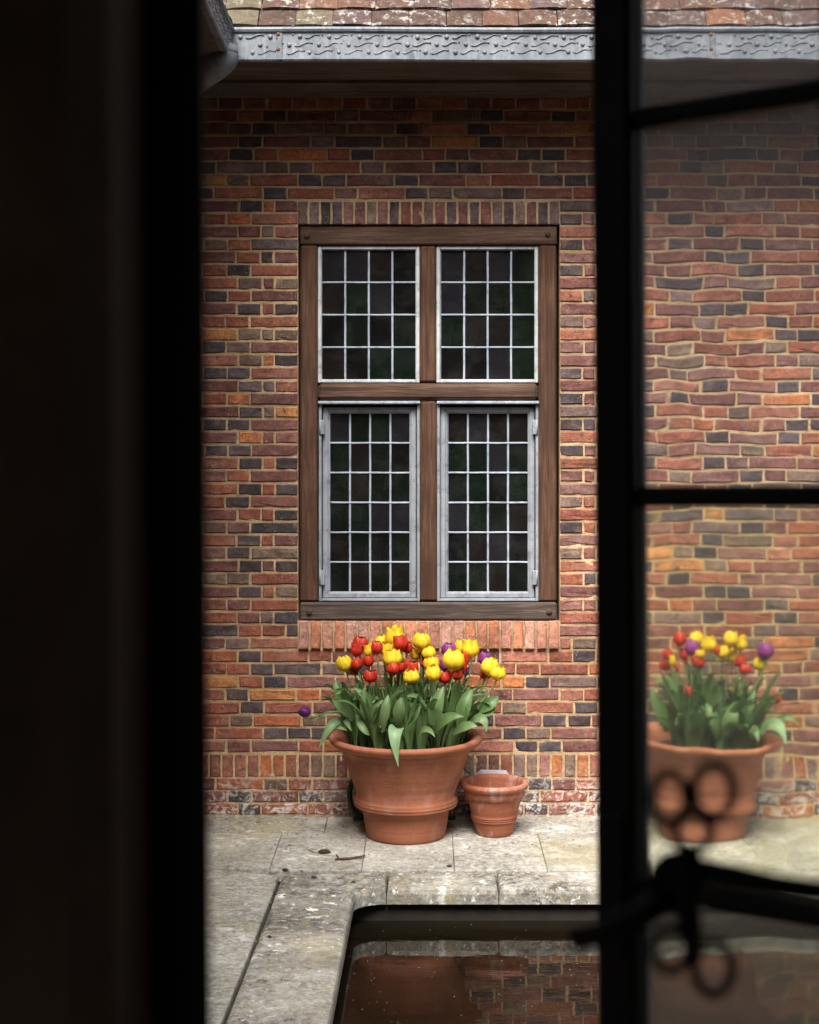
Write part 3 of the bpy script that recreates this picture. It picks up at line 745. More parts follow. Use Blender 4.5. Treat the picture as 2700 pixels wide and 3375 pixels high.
# casement fasteners seen through the glass
for px, sg in ((1331, 1), (1497, -1)):
    m = MB(); yy = FY0 + .085
    for dx, dz, r_ in ((-.012, 0, .012), (.012, 0, .012), (0, -.016, .010)):
        m.tube([(x(px) + dx + r_ * math.cos(a), yy, z(1635) + dz + r_ * math.sin(a)) for a in [2 * math.pi * k / 14 for k in range(14)]], .0035, 6, closed=True)
    m.tube([(x(px) + .0, yy, z(1655)), (x(px) - .006 * sg, yy, z(1690)), (x(px) - .014 * sg, yy + .01, z(1722))], [.008, .010, .006], 8)
    m.build('window_fastener', M['bark'], window)
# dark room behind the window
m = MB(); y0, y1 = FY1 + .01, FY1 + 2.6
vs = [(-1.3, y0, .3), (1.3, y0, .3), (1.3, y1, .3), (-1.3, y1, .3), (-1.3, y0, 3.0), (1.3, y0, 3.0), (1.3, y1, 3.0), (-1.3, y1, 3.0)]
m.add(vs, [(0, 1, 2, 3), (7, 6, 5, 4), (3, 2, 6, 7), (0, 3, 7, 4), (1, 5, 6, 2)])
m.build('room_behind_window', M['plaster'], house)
m = MB(); m.box((OX0 - .02, FY1 + .008, fz0 - .02), (OX1 + .02, FY1 + .22, fz0 + .045), .004); m.build('inner_sill', M['dark_oak'], house)

# ================================================================== paving, pool, water
PXL = -.292                                     # left pool edge
paving = MB()
def ring(m, X0, X1, Y0, Y1, h): m.add([(X0, Y0, h), (X1, Y0, h), (X1, Y1, h), (X0, Y1, h)], [(0, 1, 2, 3)])
gr = MB(); hx0, hx1, hy0, hy1 = PXL - .035, 2.85, 1.75, EDGE + .035
B = 400
GZ = -.115
for a in ((-B, hx0, -B, B), (hx1, B, -B, B), (hx0, hx1, -B, hy0), (hx0, hx1, hy1, B)): ring(gr, *a, GZ)
ground = gr.build('ground', M['joint']); tag(ground, 'dark earth under the paving', 'ground', kind='structure')
pv = empty('paving', (0, 6.5, 0)); tag(pv, 'lichened pale stone slabs and coping round the pool', 'paving', kind='structure')
rs = random.Random(4)
def slab(name, poly, nose=None, th=.045, gap=.0035, round_=.008, zf=None):
    """stone from a plan polygon (counter-clockwise), arrised edges, following the fall of the ground"""
    poly = [Vector((p[0], p[1])) for p in poly]; n = len(poly)
    cx = sum(p.x for p in poly) / n; cy = sum(p.y for p in poly) / n
    def inset(d):
        out = []
        for i in range(n):
            a, b, c = poly[i - 1], poly[i], poly[(i + 1) % n]
            e1, e2 = (b - a).normalized(), (c - b).normalized()
            n1, n2 = Vector((-e1.y, e1.x)), Vector((-e2.y, e2.x)); k = n1 + n2; k = k / max(.35, k.dot(n1))
            out.append(b + k * d)
        return out
    o1, o2, o3 = inset(gap), inset(gap + round_ * .35), inset(gap + round_ * 1.3)
    dz = rs.uniform(-.0015, .0015); zf = zf or gz
    tone = rs.uniform(.86, 1.12); col = (min(1, tone * .88), 1.0 if name == 'coping_stone' else .42, 0)
    vs = [(p.x, p.y, zf(p.y) + dz) for p in o3] + [(p.x, p.y, zf(p.y) + dz - round_ * .45) for p in o2] + [(p.x, p.y, zf(p.y) + dz - round_ * 1.4) for p in o1] + [(p.x, p.y, zf(p.y) - th) for p in o1]
    fs = [tuple(range(n))]
    for r_ in range(3):
        for i in range(n):
            j = (i + 1) % n; fs.append(((r_ + 1) * n + i, (r_ + 1) * n + j, r_ * n + j, r_ * n + i))
    fs.append(tuple(range(3 * n, 4 * n))[::-1])
    m = MB(); m.add(vs, fs, col); return m.build(name, M['stone'], pv, (cx, cy, 0), True)
Y1, Y2 = 7.13, 6.53
# strip against the wall
bx = [-1.43, -1.02, -.47, .22, .86, 1.5, 2.2, 2.9]
for a, b in zip(bx, bx[1:]): slab('paving_slab', [(a, Y1), (b, Y1), (b, FW + .004), (a, FW + .004)], gap=.0008, round_=.003)
bx = [-1.43, -1.08, -.655, -.278, .10, .478, .90, 1.35, 1.8, 2.3, 2.9]
for a, b in zip(bx, bx[1:]):
    lo = Y2 if a > -.66 else 6.56
    slab('paving_slab', [(a, lo), (b, lo), (b, Y1), (a, Y1)], gap=.0008, round_=.003)
# far coping
bx = [-.17, .27, .74, 1.22, 1.7, 2.2, 2.9]
for a, b in zip(bx, bx[1:]): slab('coping_stone', [(a, EDGE), (b, EDGE), (b, Y2), (a, Y2)], th=.062, gap=.002, round_=.016)
# corner stone with the rounded inner corner
arc = [(-.17 - .122 * math.sin(a), EDGE - .122 + .122 * math.cos(a)) for a in [R(90) * k / 8 for k in range(9)]]
arc = [(p[0], p[1]) for p in arc]
corner = [(-.17, Y2)] + [(-.60, Y2 - .05), (-.60, 5.93), (PXL, 5.93)] + arc[::-1]
slab('coping_stone', corner, th=.062, gap=.002, round_=.016)
by = [5.93, 4.86, 3.9, 2.9, 1.8]
for a, b in zip(by, by[1:]): slab('coping_stone', [(-.60, b), (PXL, b), (PXL, a), (-.60, a)], th=.062, gap=.002, round_=.014)
# paving of the left side
slab('paving_slab', [(-1.43, 6.40), (-.606, 6.33), (-.606, 6.47), (-.83, 6.555), (-1.43, 6.555)], gap=.003)
for X0, X1, ys in ((-1.43, -.606, [6.33, 5.72, 5.02, 4.4, 3.6, 2.7, 1.8]),):
    for a, b in zip(ys, ys[1:]):
        tl = a + (.07 if a > 6.2 else 0)
        slab('paving_slab', [(X0, b), (X1, b), (X1, a), (X0, tl)], gap=.001, round_=.004)
# near and right copings, out of the picture
bx = [PXL - .3, .5, 1.2, 2.0, 2.9]
for a, b in zip(bx, bx[1:]): slab('coping_stone', [(a, 1.45), (b, 1.45), (b, 1.795), (a, 1.795)], th=.062)
by = [1.8, 2.8, 3.8, 4.8, 5.6, EDGE + .25]
for a, b in zip(by, by[1:]): slab('coping_stone', [(2.82, a), (3.15, a), (3.15, b), (2.82, b)], th=.062)
# basin and water
m = MB(); q0, q1, r0, r1 = hx0, hx1, hy0, hy1
m.add([(q0, r0, -.9), (q1, r0, -.9), (q1, r1, -.9), (q0, r1, -.9), (q0, r0, -.112), (q1, r0, -.112), (q1, r1, -.112), (q0, r1, -.112)],
      [(0, 1, 2, 3), (0, 4, 5, 1), (1, 5, 6, 2), (2, 6, 7, 3), (3, 7, 4, 0)])
tag(m.build('pool_basin', M['pool']), 'dark lining of the pool under the stone coping', 'pool', kind='structure')
t = NT('pool_water'); pos = t.coord(world=True, scale=(1.0, 2.6, 1))
hgt = t.math('ADD', t.noise(pos, 4.5, 3, .5), t.math('MULTIPLY', t.noise(pos, 20, 2), .12))
t.p.inputs['IOR'].default_value = 1.33
t.fin(t.ramp(t.noise(pos, 3, 4), [(.3, (.006, .0042, .0026)), (.7, (.011, .0078, .0045))]), .0, t.bump(hgt, .030, .02), .36)
WZ = -.190
m = MB(); m.add([(q0 + .002, r0 + .002, WZ), (q1 - .002, r0 + .002, WZ), (q1 - .002, r1 - .002, WZ), (q0 + .002, r1 - .002, WZ)], [(0, 1, 2, 3)])
tag(m.build('water', t.m), 'still dark brown pool water mirroring the wall', 'water', kind='structure')
m = MB(); rr = random.Random(9)
for i in range(240):
    X, Y = rr.uniform(PXL, 1.4), rr.uniform(4.6, EDGE - .02); r_ = rr.uniform(.0008, .0022); a = rr.uniform(0, 3)
    m.add([(X + r_ * 1.4 * math.cos(a + k * 1.57), Y + r_ * 1.4 * math.sin(a + k * 1.57), WZ + .0012) for k in range(4)], [(0, 1, 2, 3)])
tag(m.build('floating_specks', mat_plain('pollen', (.35, .32, .2), .9)), 'pale specks of pollen floating on the dark water', 'debris', kind='stuff')

# ================================================================== pots
TILT = Matrix.Rotation(math.atan(K), 3, 'X')
def ell(r0_, r1_): return None
POTX, POTY = (1338 - PX0) * 7.08 / FPX, 7.094
BIG = [(0, 0), (.168, 0), (.174, .004), (.176, .02), (.185, .075), (.192, .127), (.195, .134), (.213, .136), (.2265, .140), (.2290, .147), (.2255, .151), (.2305, .155), (.2305, .161), (.2265, .165), (.2285, .169), (.2245, .176), (.2185, .180), (.2195, .184), (.2155, .189),
       (.232, .235), (.252, .295), (.272, .352), (.2845, .385), (.290, .388), (.2955, .394), (.2965, .400), (.303, .404), (.322, .412), (.3335, .421), (.3375, .430), (.3375, .437), (.333, .444), (.322, .447), (.303, .441), (.287, .430), (.277, .415), (.270, .390), (.262, .372)]
SMALL = [(0, 0), (.074, 0), (.0785, .003), (.080, .010), (.092, .050), (.096, .064), (.1005, .066), (.1005, .070), (.0970, .0725), (.1018, .075), (.1018, .079), (.0985, .0815), (.1035, .084), (.1035, .088), (.100, .0905), (.103, .100), (.114, .138), (.1195, .160), (.1215, .166), (.1285, .169), (.1345, .196), (.1335, .203), (.140, .208), (.149, .213), (.1535, .221), (.1535, .228), (.149, .235), (.141, .238), (.134, .236), (.129, .230), (.125, .215), (.112, .150), (.098, .09), (.085, .03), (0, .028)]
def flower_pot(c, label, group):
    e = empty('flower_pot', c, label, 'flower pot', group)
    m = MB(); m.lathe(BIG, c, 72, TILT, .006); m.build('pot_body', M['pot'], e)
    m = MB(); pr = [(0, .385), (.08, .392), (.17, .385), (.24, .376), (.268, .372)]; m.lathe(pr[::-1], c, 40, TILT, .02); m.build('soil', M['soil'], e)
    return e
pc1 = Vector((POTX, POTY, gz(POTY))); pc2 = Vector(((2314 - PX0) * 7.08 / FPX, POTY, gz(POTY)))
flower_pot(pc1, 'large banded terracotta pot of tulips standing below the oak window', 'large terracotta tulip pots')
flower_pot(pc2, 'large terracotta pot of tulips seen through the open casement glass', 'large terracotta tulip pots')
sc_ = Vector(((1629 - PX0) * 7.12 / FPX, 7.115, gz(7.115)))
e = empty('empty_flower_pot', sc_, 'small empty terracotta pot with grooves and white salt bloom', 'flower pot')
m = MB(); m.lathe(SMALL, sc_, 56, TILT, .006); m.build('pot_body', M['pot2'], e)

# ---- tulips
def petal_mesh(nm, mat, H, Rm, openv, seed):
    rr = random.Random(seed); m = MB(); nu, nv = 6, 8
    for ring_ in (1, 0):
        for k in range(3):
            phi = 2 * math.pi * (k / 3 + ring_ / 6) + rr.uniform(-.12, .12); hh = H * rr.uniform(.92, 1.05); sc2 = 1.10 if ring_ == 0 else .95
            topr = openv * rr.uniform(.85, 1.15); vs, fs, base = [], [], len(m.v)
            for j in range(nv + 1):
                v = j / nv
                r_ = Rm * sc2 * (math.sin(math.pi * min(1, .06 + v * .80) ** .72) ** .75) if v < .62 else None
                prof = [.22, .66, .89, .99, 1.0, .96, .88, .42 + .52 * topr, topr]
                q = v * 8; a = int(min(7, q)); f = q - a; r_ = Rm * sc2 * (prof[a] * (1 - f) + prof[a + 1] * f)
                wdt = 1.10 * (min(1, (v + .04) / .40) ** .6 if v < .58 else math.sqrt(max(0, 1 - ((v - .58) / .44) ** 2.8)))
                for i in range(nu + 1):
                    u = 2 * i / nu - 1
                    rr_ = r_ * (1 - .17 * u * u + .035 * math.sin(3 * u + k)); an = phi + u * wdt
                    zz = hh * (v - .05 * u * u * v + .016 * math.sin(5 * u + k * 2) * v)
                    vs.append((rr_ * math.cos(an), rr_ * math.sin(an), zz))
            for j in range(nv):
                for i in range(nu): fs.append((j * (nu + 1) + i, j * (nu + 1) + i + 1, (j + 1) * (nu + 1) + i + 1, (j + 1) * (nu + 1) + i))
            n0 = len(m.v); m.add(vs, fs, None, True)
            for q in range(len(vs)): m.c[n0 + q] = ((q // (nu + 1)) / nv, 0, 0)
    return m.mesh(nm, M[mat], (0, 0, 0), True)
HEADS = {}
for kk in ('yellow', 'red', 'pink', 'purple', 'plum'):
    HEADS[kk] = [petal_mesh('tulip_flower', kk, 1.0, .48 + .03 * q, [.62, .92, .48, .76][q], 31 * q + len(kk)) for q in range(4)]
def leaf_mesh(p0, p1, p2, p3, W_, facing, fold=.35, twist=0.0, org=(0, 0, 0)):
    """tulip leaf along a cubic curve, folded along the midrib"""
    p0, p1, p2, p3 = map(Vector, (p0, p1, p2, p3)); facing = Vector(facing); org = Vector(org)
    N, Cn = 12, 5; vs, fs, cs = [], [], []
    for j in range(N + 1):
        t_ = j / N; a = 1 - t_
        p = a ** 3 * p0 + 3 * a * a * t_ * p1 + 3 * a * t_ * t_ * p2 + t_ ** 3 * p3
        T = (3 * a * a * (p1 - p0) + 6 * a * t_ * (p2 - p1) + 3 * t_ * t_ * (p3 - p2)).normalized()
        S = T.cross(facing); S = S.normalized() if S.length > 1e-4 else Vector((1, 0, 0))
        S = Matrix.Rotation(twist * t_, 3, T) @ S; Nn = S.cross(T).normalized()
        w_ = W_ * (.38 + .62 * min(1, t_ / .42) ** .8 if t_ < .42 else max(.02, (1 - ((t_ - .42) / .58) ** 1.9))) * .5
        for i in range(Cn):
            u = 2 * i / (Cn - 1) - 1
            vs.append(p + S * u * w_ + Nn * (fold * w_ * (u * u) + .05 * w_ * math.sin(t_ * 13 + u * 3)) - org); cs.append((t_, (u + 1) / 2, 0))
    for j in range(N):
        for i in range(Cn - 1): fs.append((j * Cn + i, j * Cn + i + 1, (j + 1) * Cn + i + 1, (j + 1) * Cn + i))
    m = MB(); m.add(vs, fs, None, True); m.c = cs; return m
U = .4638 / 748.0                                # metres per zoomed photo unit at the pots
def ordinal(n): return ['first', 'second', 'third', 'fourth', 'fifth', 'sixth', 'seventh', 'eighth', 'ninth', 'tenth', 'eleventh', 'twelfth', 'thirteenth', 'fourteenth', 'fifteenth', 'sixteenth', 'seventeenth', 'eighteenth', 'nineteenth', 'twentieth', 'twenty-first', 'twenty-second', 'twenty-third', 'twenty-fourth'][n]
def q1(hx, hy, d): return P(960 + hx * .4638, 2020 + hy * .4638, POTY + d)
def planting(pc, heads, X_of, Z_of, seed, where, group, special=()):
    rr = random.Random(seed)
    soilz = pc.z + .385
    heads = sorted(heads, key=lambda h: h[1])
    counts = {}
    CN = dict(yellow='yellow', red='red', pink='pale red', purple='purple', plum='dark purple')
    total = {}
    for h in heads: total[h[0]] = total.get(h[0], 0) + 1
    for idx, h in enumerate(heads):
        kind, hx, hy, hw, hh_ = h[:5]; d = h[5] if len(h) > 5 else rr.uniform(-.13, .13)
        X, Z = X_of(hx), Z_of(hy); Y = pc.y - .01 + d
        Xh = (X - 0) * Y / 7.07; Zh = CZ + (Z - CZ) * Y / 7.07            # keep the bearing for its own depth
        W_ = hw * 1.06 * U * Y / 7.07; Hh = hh_ * U * Y / 7.07
        off = Vector((Xh - pc.x, Y - pc.y, 0)); b = pc + Vector((off.x * .78 + rr.uniform(-.03, .03), off.y * 1.1 + rr.uniform(-.06, .03), 0)); 
        rb_ = Vector((b.x - pc.x, b.y - pc.y)).length
        if rb_ > .235: b = pc + Vector((b.x - pc.x, b.y - pc.y, 0)) * (.235 / rb_)
        b.z = soilz
        n = counts.get(kind, 0); counts[kind] = n + 1
        cn = CN[kind]
        if total[kind] == 1: lab = f'only {cn} tulip {where}'
        else: lab = f'{cn} tulip, {ordinal(n)} {cn} one from the left, {where}'
        if len(h) > 6: lab = h[6]
        e = empty('tulip', b, lab, 'tulip', group)
        size = max(W_, Hh * .8); 
        Hs = max(Hh * 1.08, W_ * 1.08); head0 = Vector((Xh, Y, Zh - Hs * .5))
        lean = Vector((off.x * .25 + rr.uniform(-.18, .18), rr.uniform(-.22, .05), 1)).normalized()
        if len(h) > 7 and h[7]: lean = Vector(h[7]).normalized(); head0 = Vector((Xh, Y, Zh)) - lean * Hs * .5
        fl = place('flower', rr.choice(HEADS[kind]), e, head0)
        fl.rotation_euler = (lean.to_track_quat('Z', 'Y') @ Matrix.Rotation(rr.uniform(0, 6.28), 3, 'Z').to_quaternion()).to_euler()
        fl.scale = (W_ * 1.0, W_ * 1.0, Hs)
        m = MB(); k1 = b + Vector((0, 0, (head0.z - b.z) * .5)); k2 = head0 - lean * (head0.z - b.z) * .25
        if len(h) > 7 and h[7]: k1 = b + Vector((-.10, -.10, .10)); k2 = head0 - Vector((-.16, 0, .0))
        pts = [(1 - t_) ** 3 * b + 3 * (1 - t_) ** 2 * t_ * k1 + 3 * (1 - t_) * t_ * t_ * k2 + t_ ** 3 * (head0 + lean * .003) for t_ in [q / 10 for q in range(11)]]
        if len(h) > 7 and h[7]: pts = [b, q1(400, 730, -.2), q1(330, 700, -.23), q1(250, 708, -.22), q1(180, 742, -.18), q1(135, 750, -.14), head0 + lean * .004]
        m.tube(pts, .0036, 7); m.build('stem', M['stem'], e)
        # its leaves
        for q in range(rr.choice([4, 5, 6]) if len(heads) > 30 else rr.choice([7, 8, 9])):
            out = Vector((b.x - pc.x, b.y - pc.y, 0)); ang = math.atan2(out.y, out.x) + rr.gauss(0, .8) if out.length > .03 else rr.uniform(0, 6.28)
            if rr.random() < .35: ang = -math.pi / 2 + rr.gauss(0, .7)
            dr = Vector((math.cos(ang), math.sin(ang), 0))
            if dr.y > .35: dr.y *= .4
            L_ = rr.uniform(.23, .37); spread = min(1, out.length / .21) * rr.uniform(.2, 1.15) + rr.uniform(.0, .15)
            if q == 0 and b.y < pc.y + .04: L_ = rr.uniform(.15, .21); spread = rr.uniform(.7, 1.1)
            lo = b + dr * .012 - Vector((0, 0, .012)); reach = L_ * spread * .60
            up = L_ * math.sqrt(max(.22, 1 - (spread * .62) ** 2)); droop = rr.uniform(0, .30) * spread * L_ * (1.2 if rr.random() < .3 else .45)
            tip = lo + dr * reach + Vector((0, 0, up - droop))
            if abs(tip.x - pc.x) > .37: tip.x = pc.x + math.copysign(.37, tip.x - pc.x)
            if tip.y > FW - .035: tip.y = FW - .035
            c1 = lo + Vector((0, 0, L_ * .42)) + dr * reach * .12; c2 = lo + dr * reach * .55 + Vector((0, 0, up + droop * .25))
            if c2.y > FW - .04: c2.y = FW - .04
            wl_ = rr.uniform(.024, .052)
            fc = -dr + Vector((rr.uniform(-.5, .5), rr.uniform(-.5, .5), .35))
            mb = leaf_mesh(lo, c1, c2, tip, wl_, fc, rr.uniform(.2, .55), rr.uniform(-.7, .7), lo)
            me = mb.mesh('leaf', M['leaf'], (0, 0, 0), True); place('leaf', me, e, lo)
        # leaves placed from the photograph for this plant
    # broad outer leaves, each on the nearest plant
    roots = [o_ for o_ in COL.objects if o_.name.startswith('tulip') and o_.type == 'EMPTY' and (WL[o_.name] - pc).length < .6]
    for (p0, p1, p2, p3, W_, mt, fold, tw) in special:
        a0 = Vector(p0); par = min(roots, key=lambda o_: (WL[o_.name] - a0).length)
        mid = (Vector(p1) + Vector(p2)) / 2; fc = Vector((0, -1, .55))
        mb = leaf_mesh(p0, p1, p2, p3, W_, fc if mt == 'leaf' else Vector((0, -1, .9)), fold, tw, a0)
        place('leaf', mb.mesh('leaf', M[mt], (0, 0, 0), True), par, a0)

X1_ = lambda hx: ((960 + hx * .4638) - PX0) * 7.07 / FPX
Z1_ = lambda hy: CZ + (PY0 - (2020 + hy * .4638)) * 7.07 / FPX
T1 = [('yellow', *a) for a in [(393, 360, 95, 108), (740, 172, 118, 145, .06), (650, 205, 85, 90, .10), (565, 265, 80, 98, .02), (672, 258, 88, 98, .04), (718, 322, 110, 92, -.05), (925, 203, 105, 92, .02), (893, 293, 72, 72, .08), (945, 240, 80, 66, .10), (985, 285, 86, 92, .0), (1005, 360, 97, 82, .0), (1015, 428, 107, 112, -.08), (857, 450, 92, 88, -.12), (1155, 335, 132, 128, -.08), (1215, 240, 92, 100, .08), (1277, 255, 107, 122, .04), (1400, 380, 117, 108, -.02), (1458, 425, 92, 98, -.06), (785, 350, 45, 55, .1)]]
T1 += [('red', *a) for a in [(490, 217, 86, 86, .05), (457, 262, 77, 92, 0), (475, 365, 72, 82, -.02), (455, 405, 58, 58, .02), (553, 342, 64, 80, -.04), (555, 450, 80, 76, -.12), (610, 247, 77, 88, -.02), (730, 265, 58, 52, .06), (785, 213, 97, 102, -.01), (822, 245, 64, 78, .03), (725, 397, 77, 80, -.08), (775, 380, 62, 82, -.04), (862, 392, 82, 77, -.08), (940, 310, 54, 64, .06), (940, 352, 64, 54, .04), (1230, 330, 64, 104, .02), (1200, 380, 74, 74, -.02), (1170, 435, 72, 68, -.06), (1095, 460, 74, 82, -.06), (1375, 430, 74, 68, .02)]]
T1 += [('pink', 830, 355, 44, 68, .0)]
T1 += [('purple', 1125, 265, 92, 72, .08), ('purple', 1085, 365, 60, 96, .03), ('purple', 1370, 325, 78, 98, .03), ('purple', 1240, 415, 54, 56, .06),
       ('plum', 95, 703, 74, 84, -.10, 'wilted dark purple tulip drooping out past the left rim of the pot', (-1, -.2, .5))]
def q1(hx, hy, d): 
    Y = POTY + d; return P(960 + hx * .4638, 2020 + hy * .4638, Y)
SP1 = []
def sp(a, b, c, d, W_, mt='leaf', fold=.3, tw=0.0): SP1.append((q1(*a), q1(*b), q1(*c), q1(*d), W_ * U, mt, fold, tw))
sp((1010, 835, -.20), (1010, 700, -.24), (1050, 600, -.24), (1085, 520, -.20), 118)
sp((1205, 820, -.18), (1200, 720, -.22), (1250, 600, -.22), (1290, 530, -.16), 120)
sp((1020, 850, -.22), (1060, 760, -.27), (1130, 720, -.30), (1228, 738, -.30), 95, fold=.1)
sp((1150, 860, -.22), (1230, 800, -.26), (1270, 790, -.28), (1325, 808, -.28), 85, fold=.1)
sp((520, 840, -.16), (505, 700, -.2), (512, 600, -.2), (528, 500, -.18), 56)
sp((560, 790, -.18), (570, 740, -.22), (600, 670, -.24), (655, 615, -.22), 78)
sp((395, 640, -.05), (350, 600, -.1), (320, 540, -.1), (318, 470, -.06), 95)
sp((440, 760, -.14), (380, 680, -.18), (330, 650, -.2), (290, 610, -.2), 105)
sp((600, 720, -.12), (570, 640, -.16), (510, 560, -.16), (440, 530, -.14), 80)
sp((640, 850, -.2), (660, 740, -.24), (680, 640, -.24), (690, 580, -.2), 84)
sp((760, 800, -.18), (760, 720, -.22), (770, 650, -.22), (790, 590, -.2), 100)
sp((900, 870, -.22), (930, 820, -.28), (985, 810, -.30), (1022, 885, -.33), 62, fold=.2)
sp((830, 800, -.2), (870, 770, -.26), (905, 720, -.27), (918, 650, -.25), 44, fold=.5)
sp((1340, 700, -.12), (1390, 660, -.16), (1440, 640, -.16), (1472, 590, -.12), 110)
sp((1270, 780, -.16), (1330, 730, -.2), (1385, 735, -.2), (1388, 850, -.22), 85, fold=.15)
sp((1330, 720, -.12), (1380, 720, -.16), (1430, 700, -.16), (1448, 660, -.14), 80)
sp((380, 700, -.1), (350, 680, -.14), (400, 800, -.2), (430, 840, -.2), 60)
sp((470, 730, -.16), (480, 800, -.2), (530, 850, -.22), (560, 870, -.2), 60)
sp((372, 790, -.16), (330, 730, -.20), (270, 800, -.22), (195, 965, -.24), 78, fold=.25)
sp((300, 800, -.2), (320, 800, -.2), (350, 815, -.22), (400, 838, -.22), 40)
sp((440, 735, -.1), (380, 690, -.15), (250, 690, -.18), (150, 768, -.2), 32)
sp((770, 850, -.24), (760, 790, -.32), (705, 800, -.37), (762, 1096, -.365), 100, 'leaf_pale', .25, .0)
SP1 = [(*q_[:4], q_[4] * (.84 if q_[5] == 'leaf' else 1), q_[5], q_[6] + .12, q_[7]) for q_ in SP1]
planting(pc1, T1, X1_, Z1_, 12, 'in the pot below the window', 'tulips in the pot below the window', SP1)

X2_ = lambda hx: ((1900 + hx * .4638) - PX0) * 7.07 / FPX
Z2_ = lambda hy: CZ + (PY0 - (1950 + hy * .4638)) * 7.07 / FPX
T2 = [('yellow', *a) for a in [(860, 330, 92, 92), (945, 375, 92, 112), (885, 440, 58, 64), (1030, 425, 88, 92), (1110, 460, 88, 92), (1090, 330, 100, 92), (1165, 370, 92, 92), (1310, 515, 92, 102), (682, 490, 44, 82)]]
T2 += [('red', *a) for a in [(730, 335, 86, 96), (650, 445, 66, 76), (635, 525, 66, 76), (765, 445, 62, 72), (875, 500, 76, 82), (840, 465, 52, 54), (783, 715, 66, 90, -.2), (1175, 500, 72, 62), (1198, 555, 72, 72), (1420, 765, 52, 60, -.08), (990, 420, 44, 62)]]
T2 += [('pink', 785, 490, 40, 54), ('pink', 703, 535, 44, 74), ('purple', 820, 395, 96, 106, -.05), ('purple', 1345, 430, 96, 112, -.02)]
def q2(hx, hy, d): return P(1900 + hx * .4638, 1950 + hy * .4638, POTY + d)
SP2 = []
def sp2(a, b, c, d, W_, mt='leaf', fold=.3, tw=0.0): SP2.append((q2(*a), q2(*b), q2(*c), q2(*d), W_ * U, mt, fold, tw))
sp2((1330, 1000, -.2), (1390, 900, -.24), (1430, 900, -.26), (1478, 1085, -.29), 90, 'leaf_pale')
sp2((1380, 950, -.15), (1430, 870, -.18), (1530, 870, -.2), (1610, 950, -.2), 42)
sp2((1180, 1000, -.2), (1190, 900, -.24), (1240, 800, -.24), (1280, 700, -.2), 90)
sp2((1010, 1040, -.22), (1010, 940, -.26), (960, 850, -.26), (930, 780, -.2), 95)
sp2((1080, 1030, -.22), (1090, 930, -.26), (1110, 860, -.26), (1140, 780, -.2), 90)
sp2((760, 1030, -.2), (740, 940, -.24), (720, 900, -.26), (690, 950, -.28), 90)
sp2((620, 1000, -.18), (590, 880, -.22), (560, 760, -.22), (530, 690, -.2), 95)
sp2((1260, 1040, -.22), (1240, 970, -.26), (1290, 950, -.28), (1300, 1060, -.30), 85)
planting(pc2, T2, X2_, Z2_, 44, 'in the pot behind glass', 'tulips in the pot behind the casement glass', SP2)

# ================================================================== small things on the paving
m = MB(); pts = []                               # garden hose coil behind the big pot
for k in range(15):
    a = R(70) + R(220) * k / 14; pts.append((POTX - .185 + .075 * math.cos(a), 7.30, .125 + .105 * math.sin(a)))
m.tube(pts, .012, 10); hz = [(POTX - .24, 7.30, .016), (POTX - .1, 7.33, .014), (POTX + .1, 7.33, .014), (POTX + .22, 7.3, .02)]
m.tube(hz, .011, 8)
tag(m.build('garden_hose', M['hose']), 'dark green garden hose looping behind the large pot', 'hose')
lx = (1620 - PX0) * 7.34 / FPX; lt = CZ + (PY0 - 2551) * 7.34 / FPX
e = empty('garden_lamp', (lx, 7.34, 0), 'grey box lamp standing behind the small empty pot', 'lamp')
m = MB(); m.box((lx - .085, 7.30, .02), (lx + .085, 7.385, lt - .02), .008); m.build('housing', M['lamp'], e)
m = MB(); m.prism([(-.08, lt - .022), (.088, lt - .022), (.07, lt + .002), (-.045, lt + .005)], lambda a, b: (lx + a, 7.29, b), lambda a, b: (lx + a, 7.395, b + .006)); m.build('lid', M['lamp'], e)
m = MB(); m.box((lx - .07, 7.31, -.004), (lx + .07, 7.375, .022), .004); m.build('foot', M['cable'], e)
m = MB(); c0 = P(1525, 2530, 7.36); c1 = P(1550, 2552, 7.36); m.tube([c0 + Vector((-.03, .02, .01)), c0, c1, (lx - .08, 7.36, c1.z - .03)], .0035, 6); m.build('cable', M['cable'], e)
rm = random.Random(8)
def clump(px, py, r_, mat, name, label, cat, n=26, sq=.55):
    Y = 6.6
    for _ in range(12): Y = (CZ - gz(Y)) * FPX / (py - PY0)
    c = Vector(((px - PX0) * Y / FPX, Y, gz(Y))); m = MB()
    m.ball(c + Vector((0, 0, r_ * .25)), r_ * .75, 9, 6, (1.25, 1, sq), .25, rm)
    for k in range(n):
        a, th = rm.uniform(0, 6.28), rm.uniform(.1, 1.5); d = Vector((math.cos(a) * math.sin(th) * 1.25, math.sin(a) * math.sin(th), math.cos(th) * sq)); L_ = r_ * rm.uniform(.6, 1.15)
        p = c + Vector((0, 0, .001)) + d * L_; s_ = Vector((-d.y, d.x, 0)).normalized() * r_ * .09
        m.add([c + d * r_ * .3 + s_ + Vector((0, 0, r_ * .12)), c + d * r_ * .3 - s_ + Vector((0, 0, r_ * .12)), p], [(0, 1, 2)])
    return tag(m.build(name, mat, None, c), label, cat)
clump(1070, 2813, .026, M['moss'], 'moss_clump', 'brown-green moss tuft lying beside the twig on the paving', 'moss')
clump(941, 2869, .013, M['debris'], 'moss_clump', 'small dark moss tuft near the open slab joint at left', 'moss')
clump(1035, 2895, .013, M['debris'], 'moss_clump', 'dark crumb of moss on the rusty stained corner stone', 'moss')
clump(1165, 2910, .010, M['debris'], 'moss_clump', 'dark crumb of moss nearest the rounded pool corner', 'moss')
clump(1482, 2857, .013, M['debris'], 'moss_clump', 'dark moss tuft on the slab joint in front of the pots', 'moss')
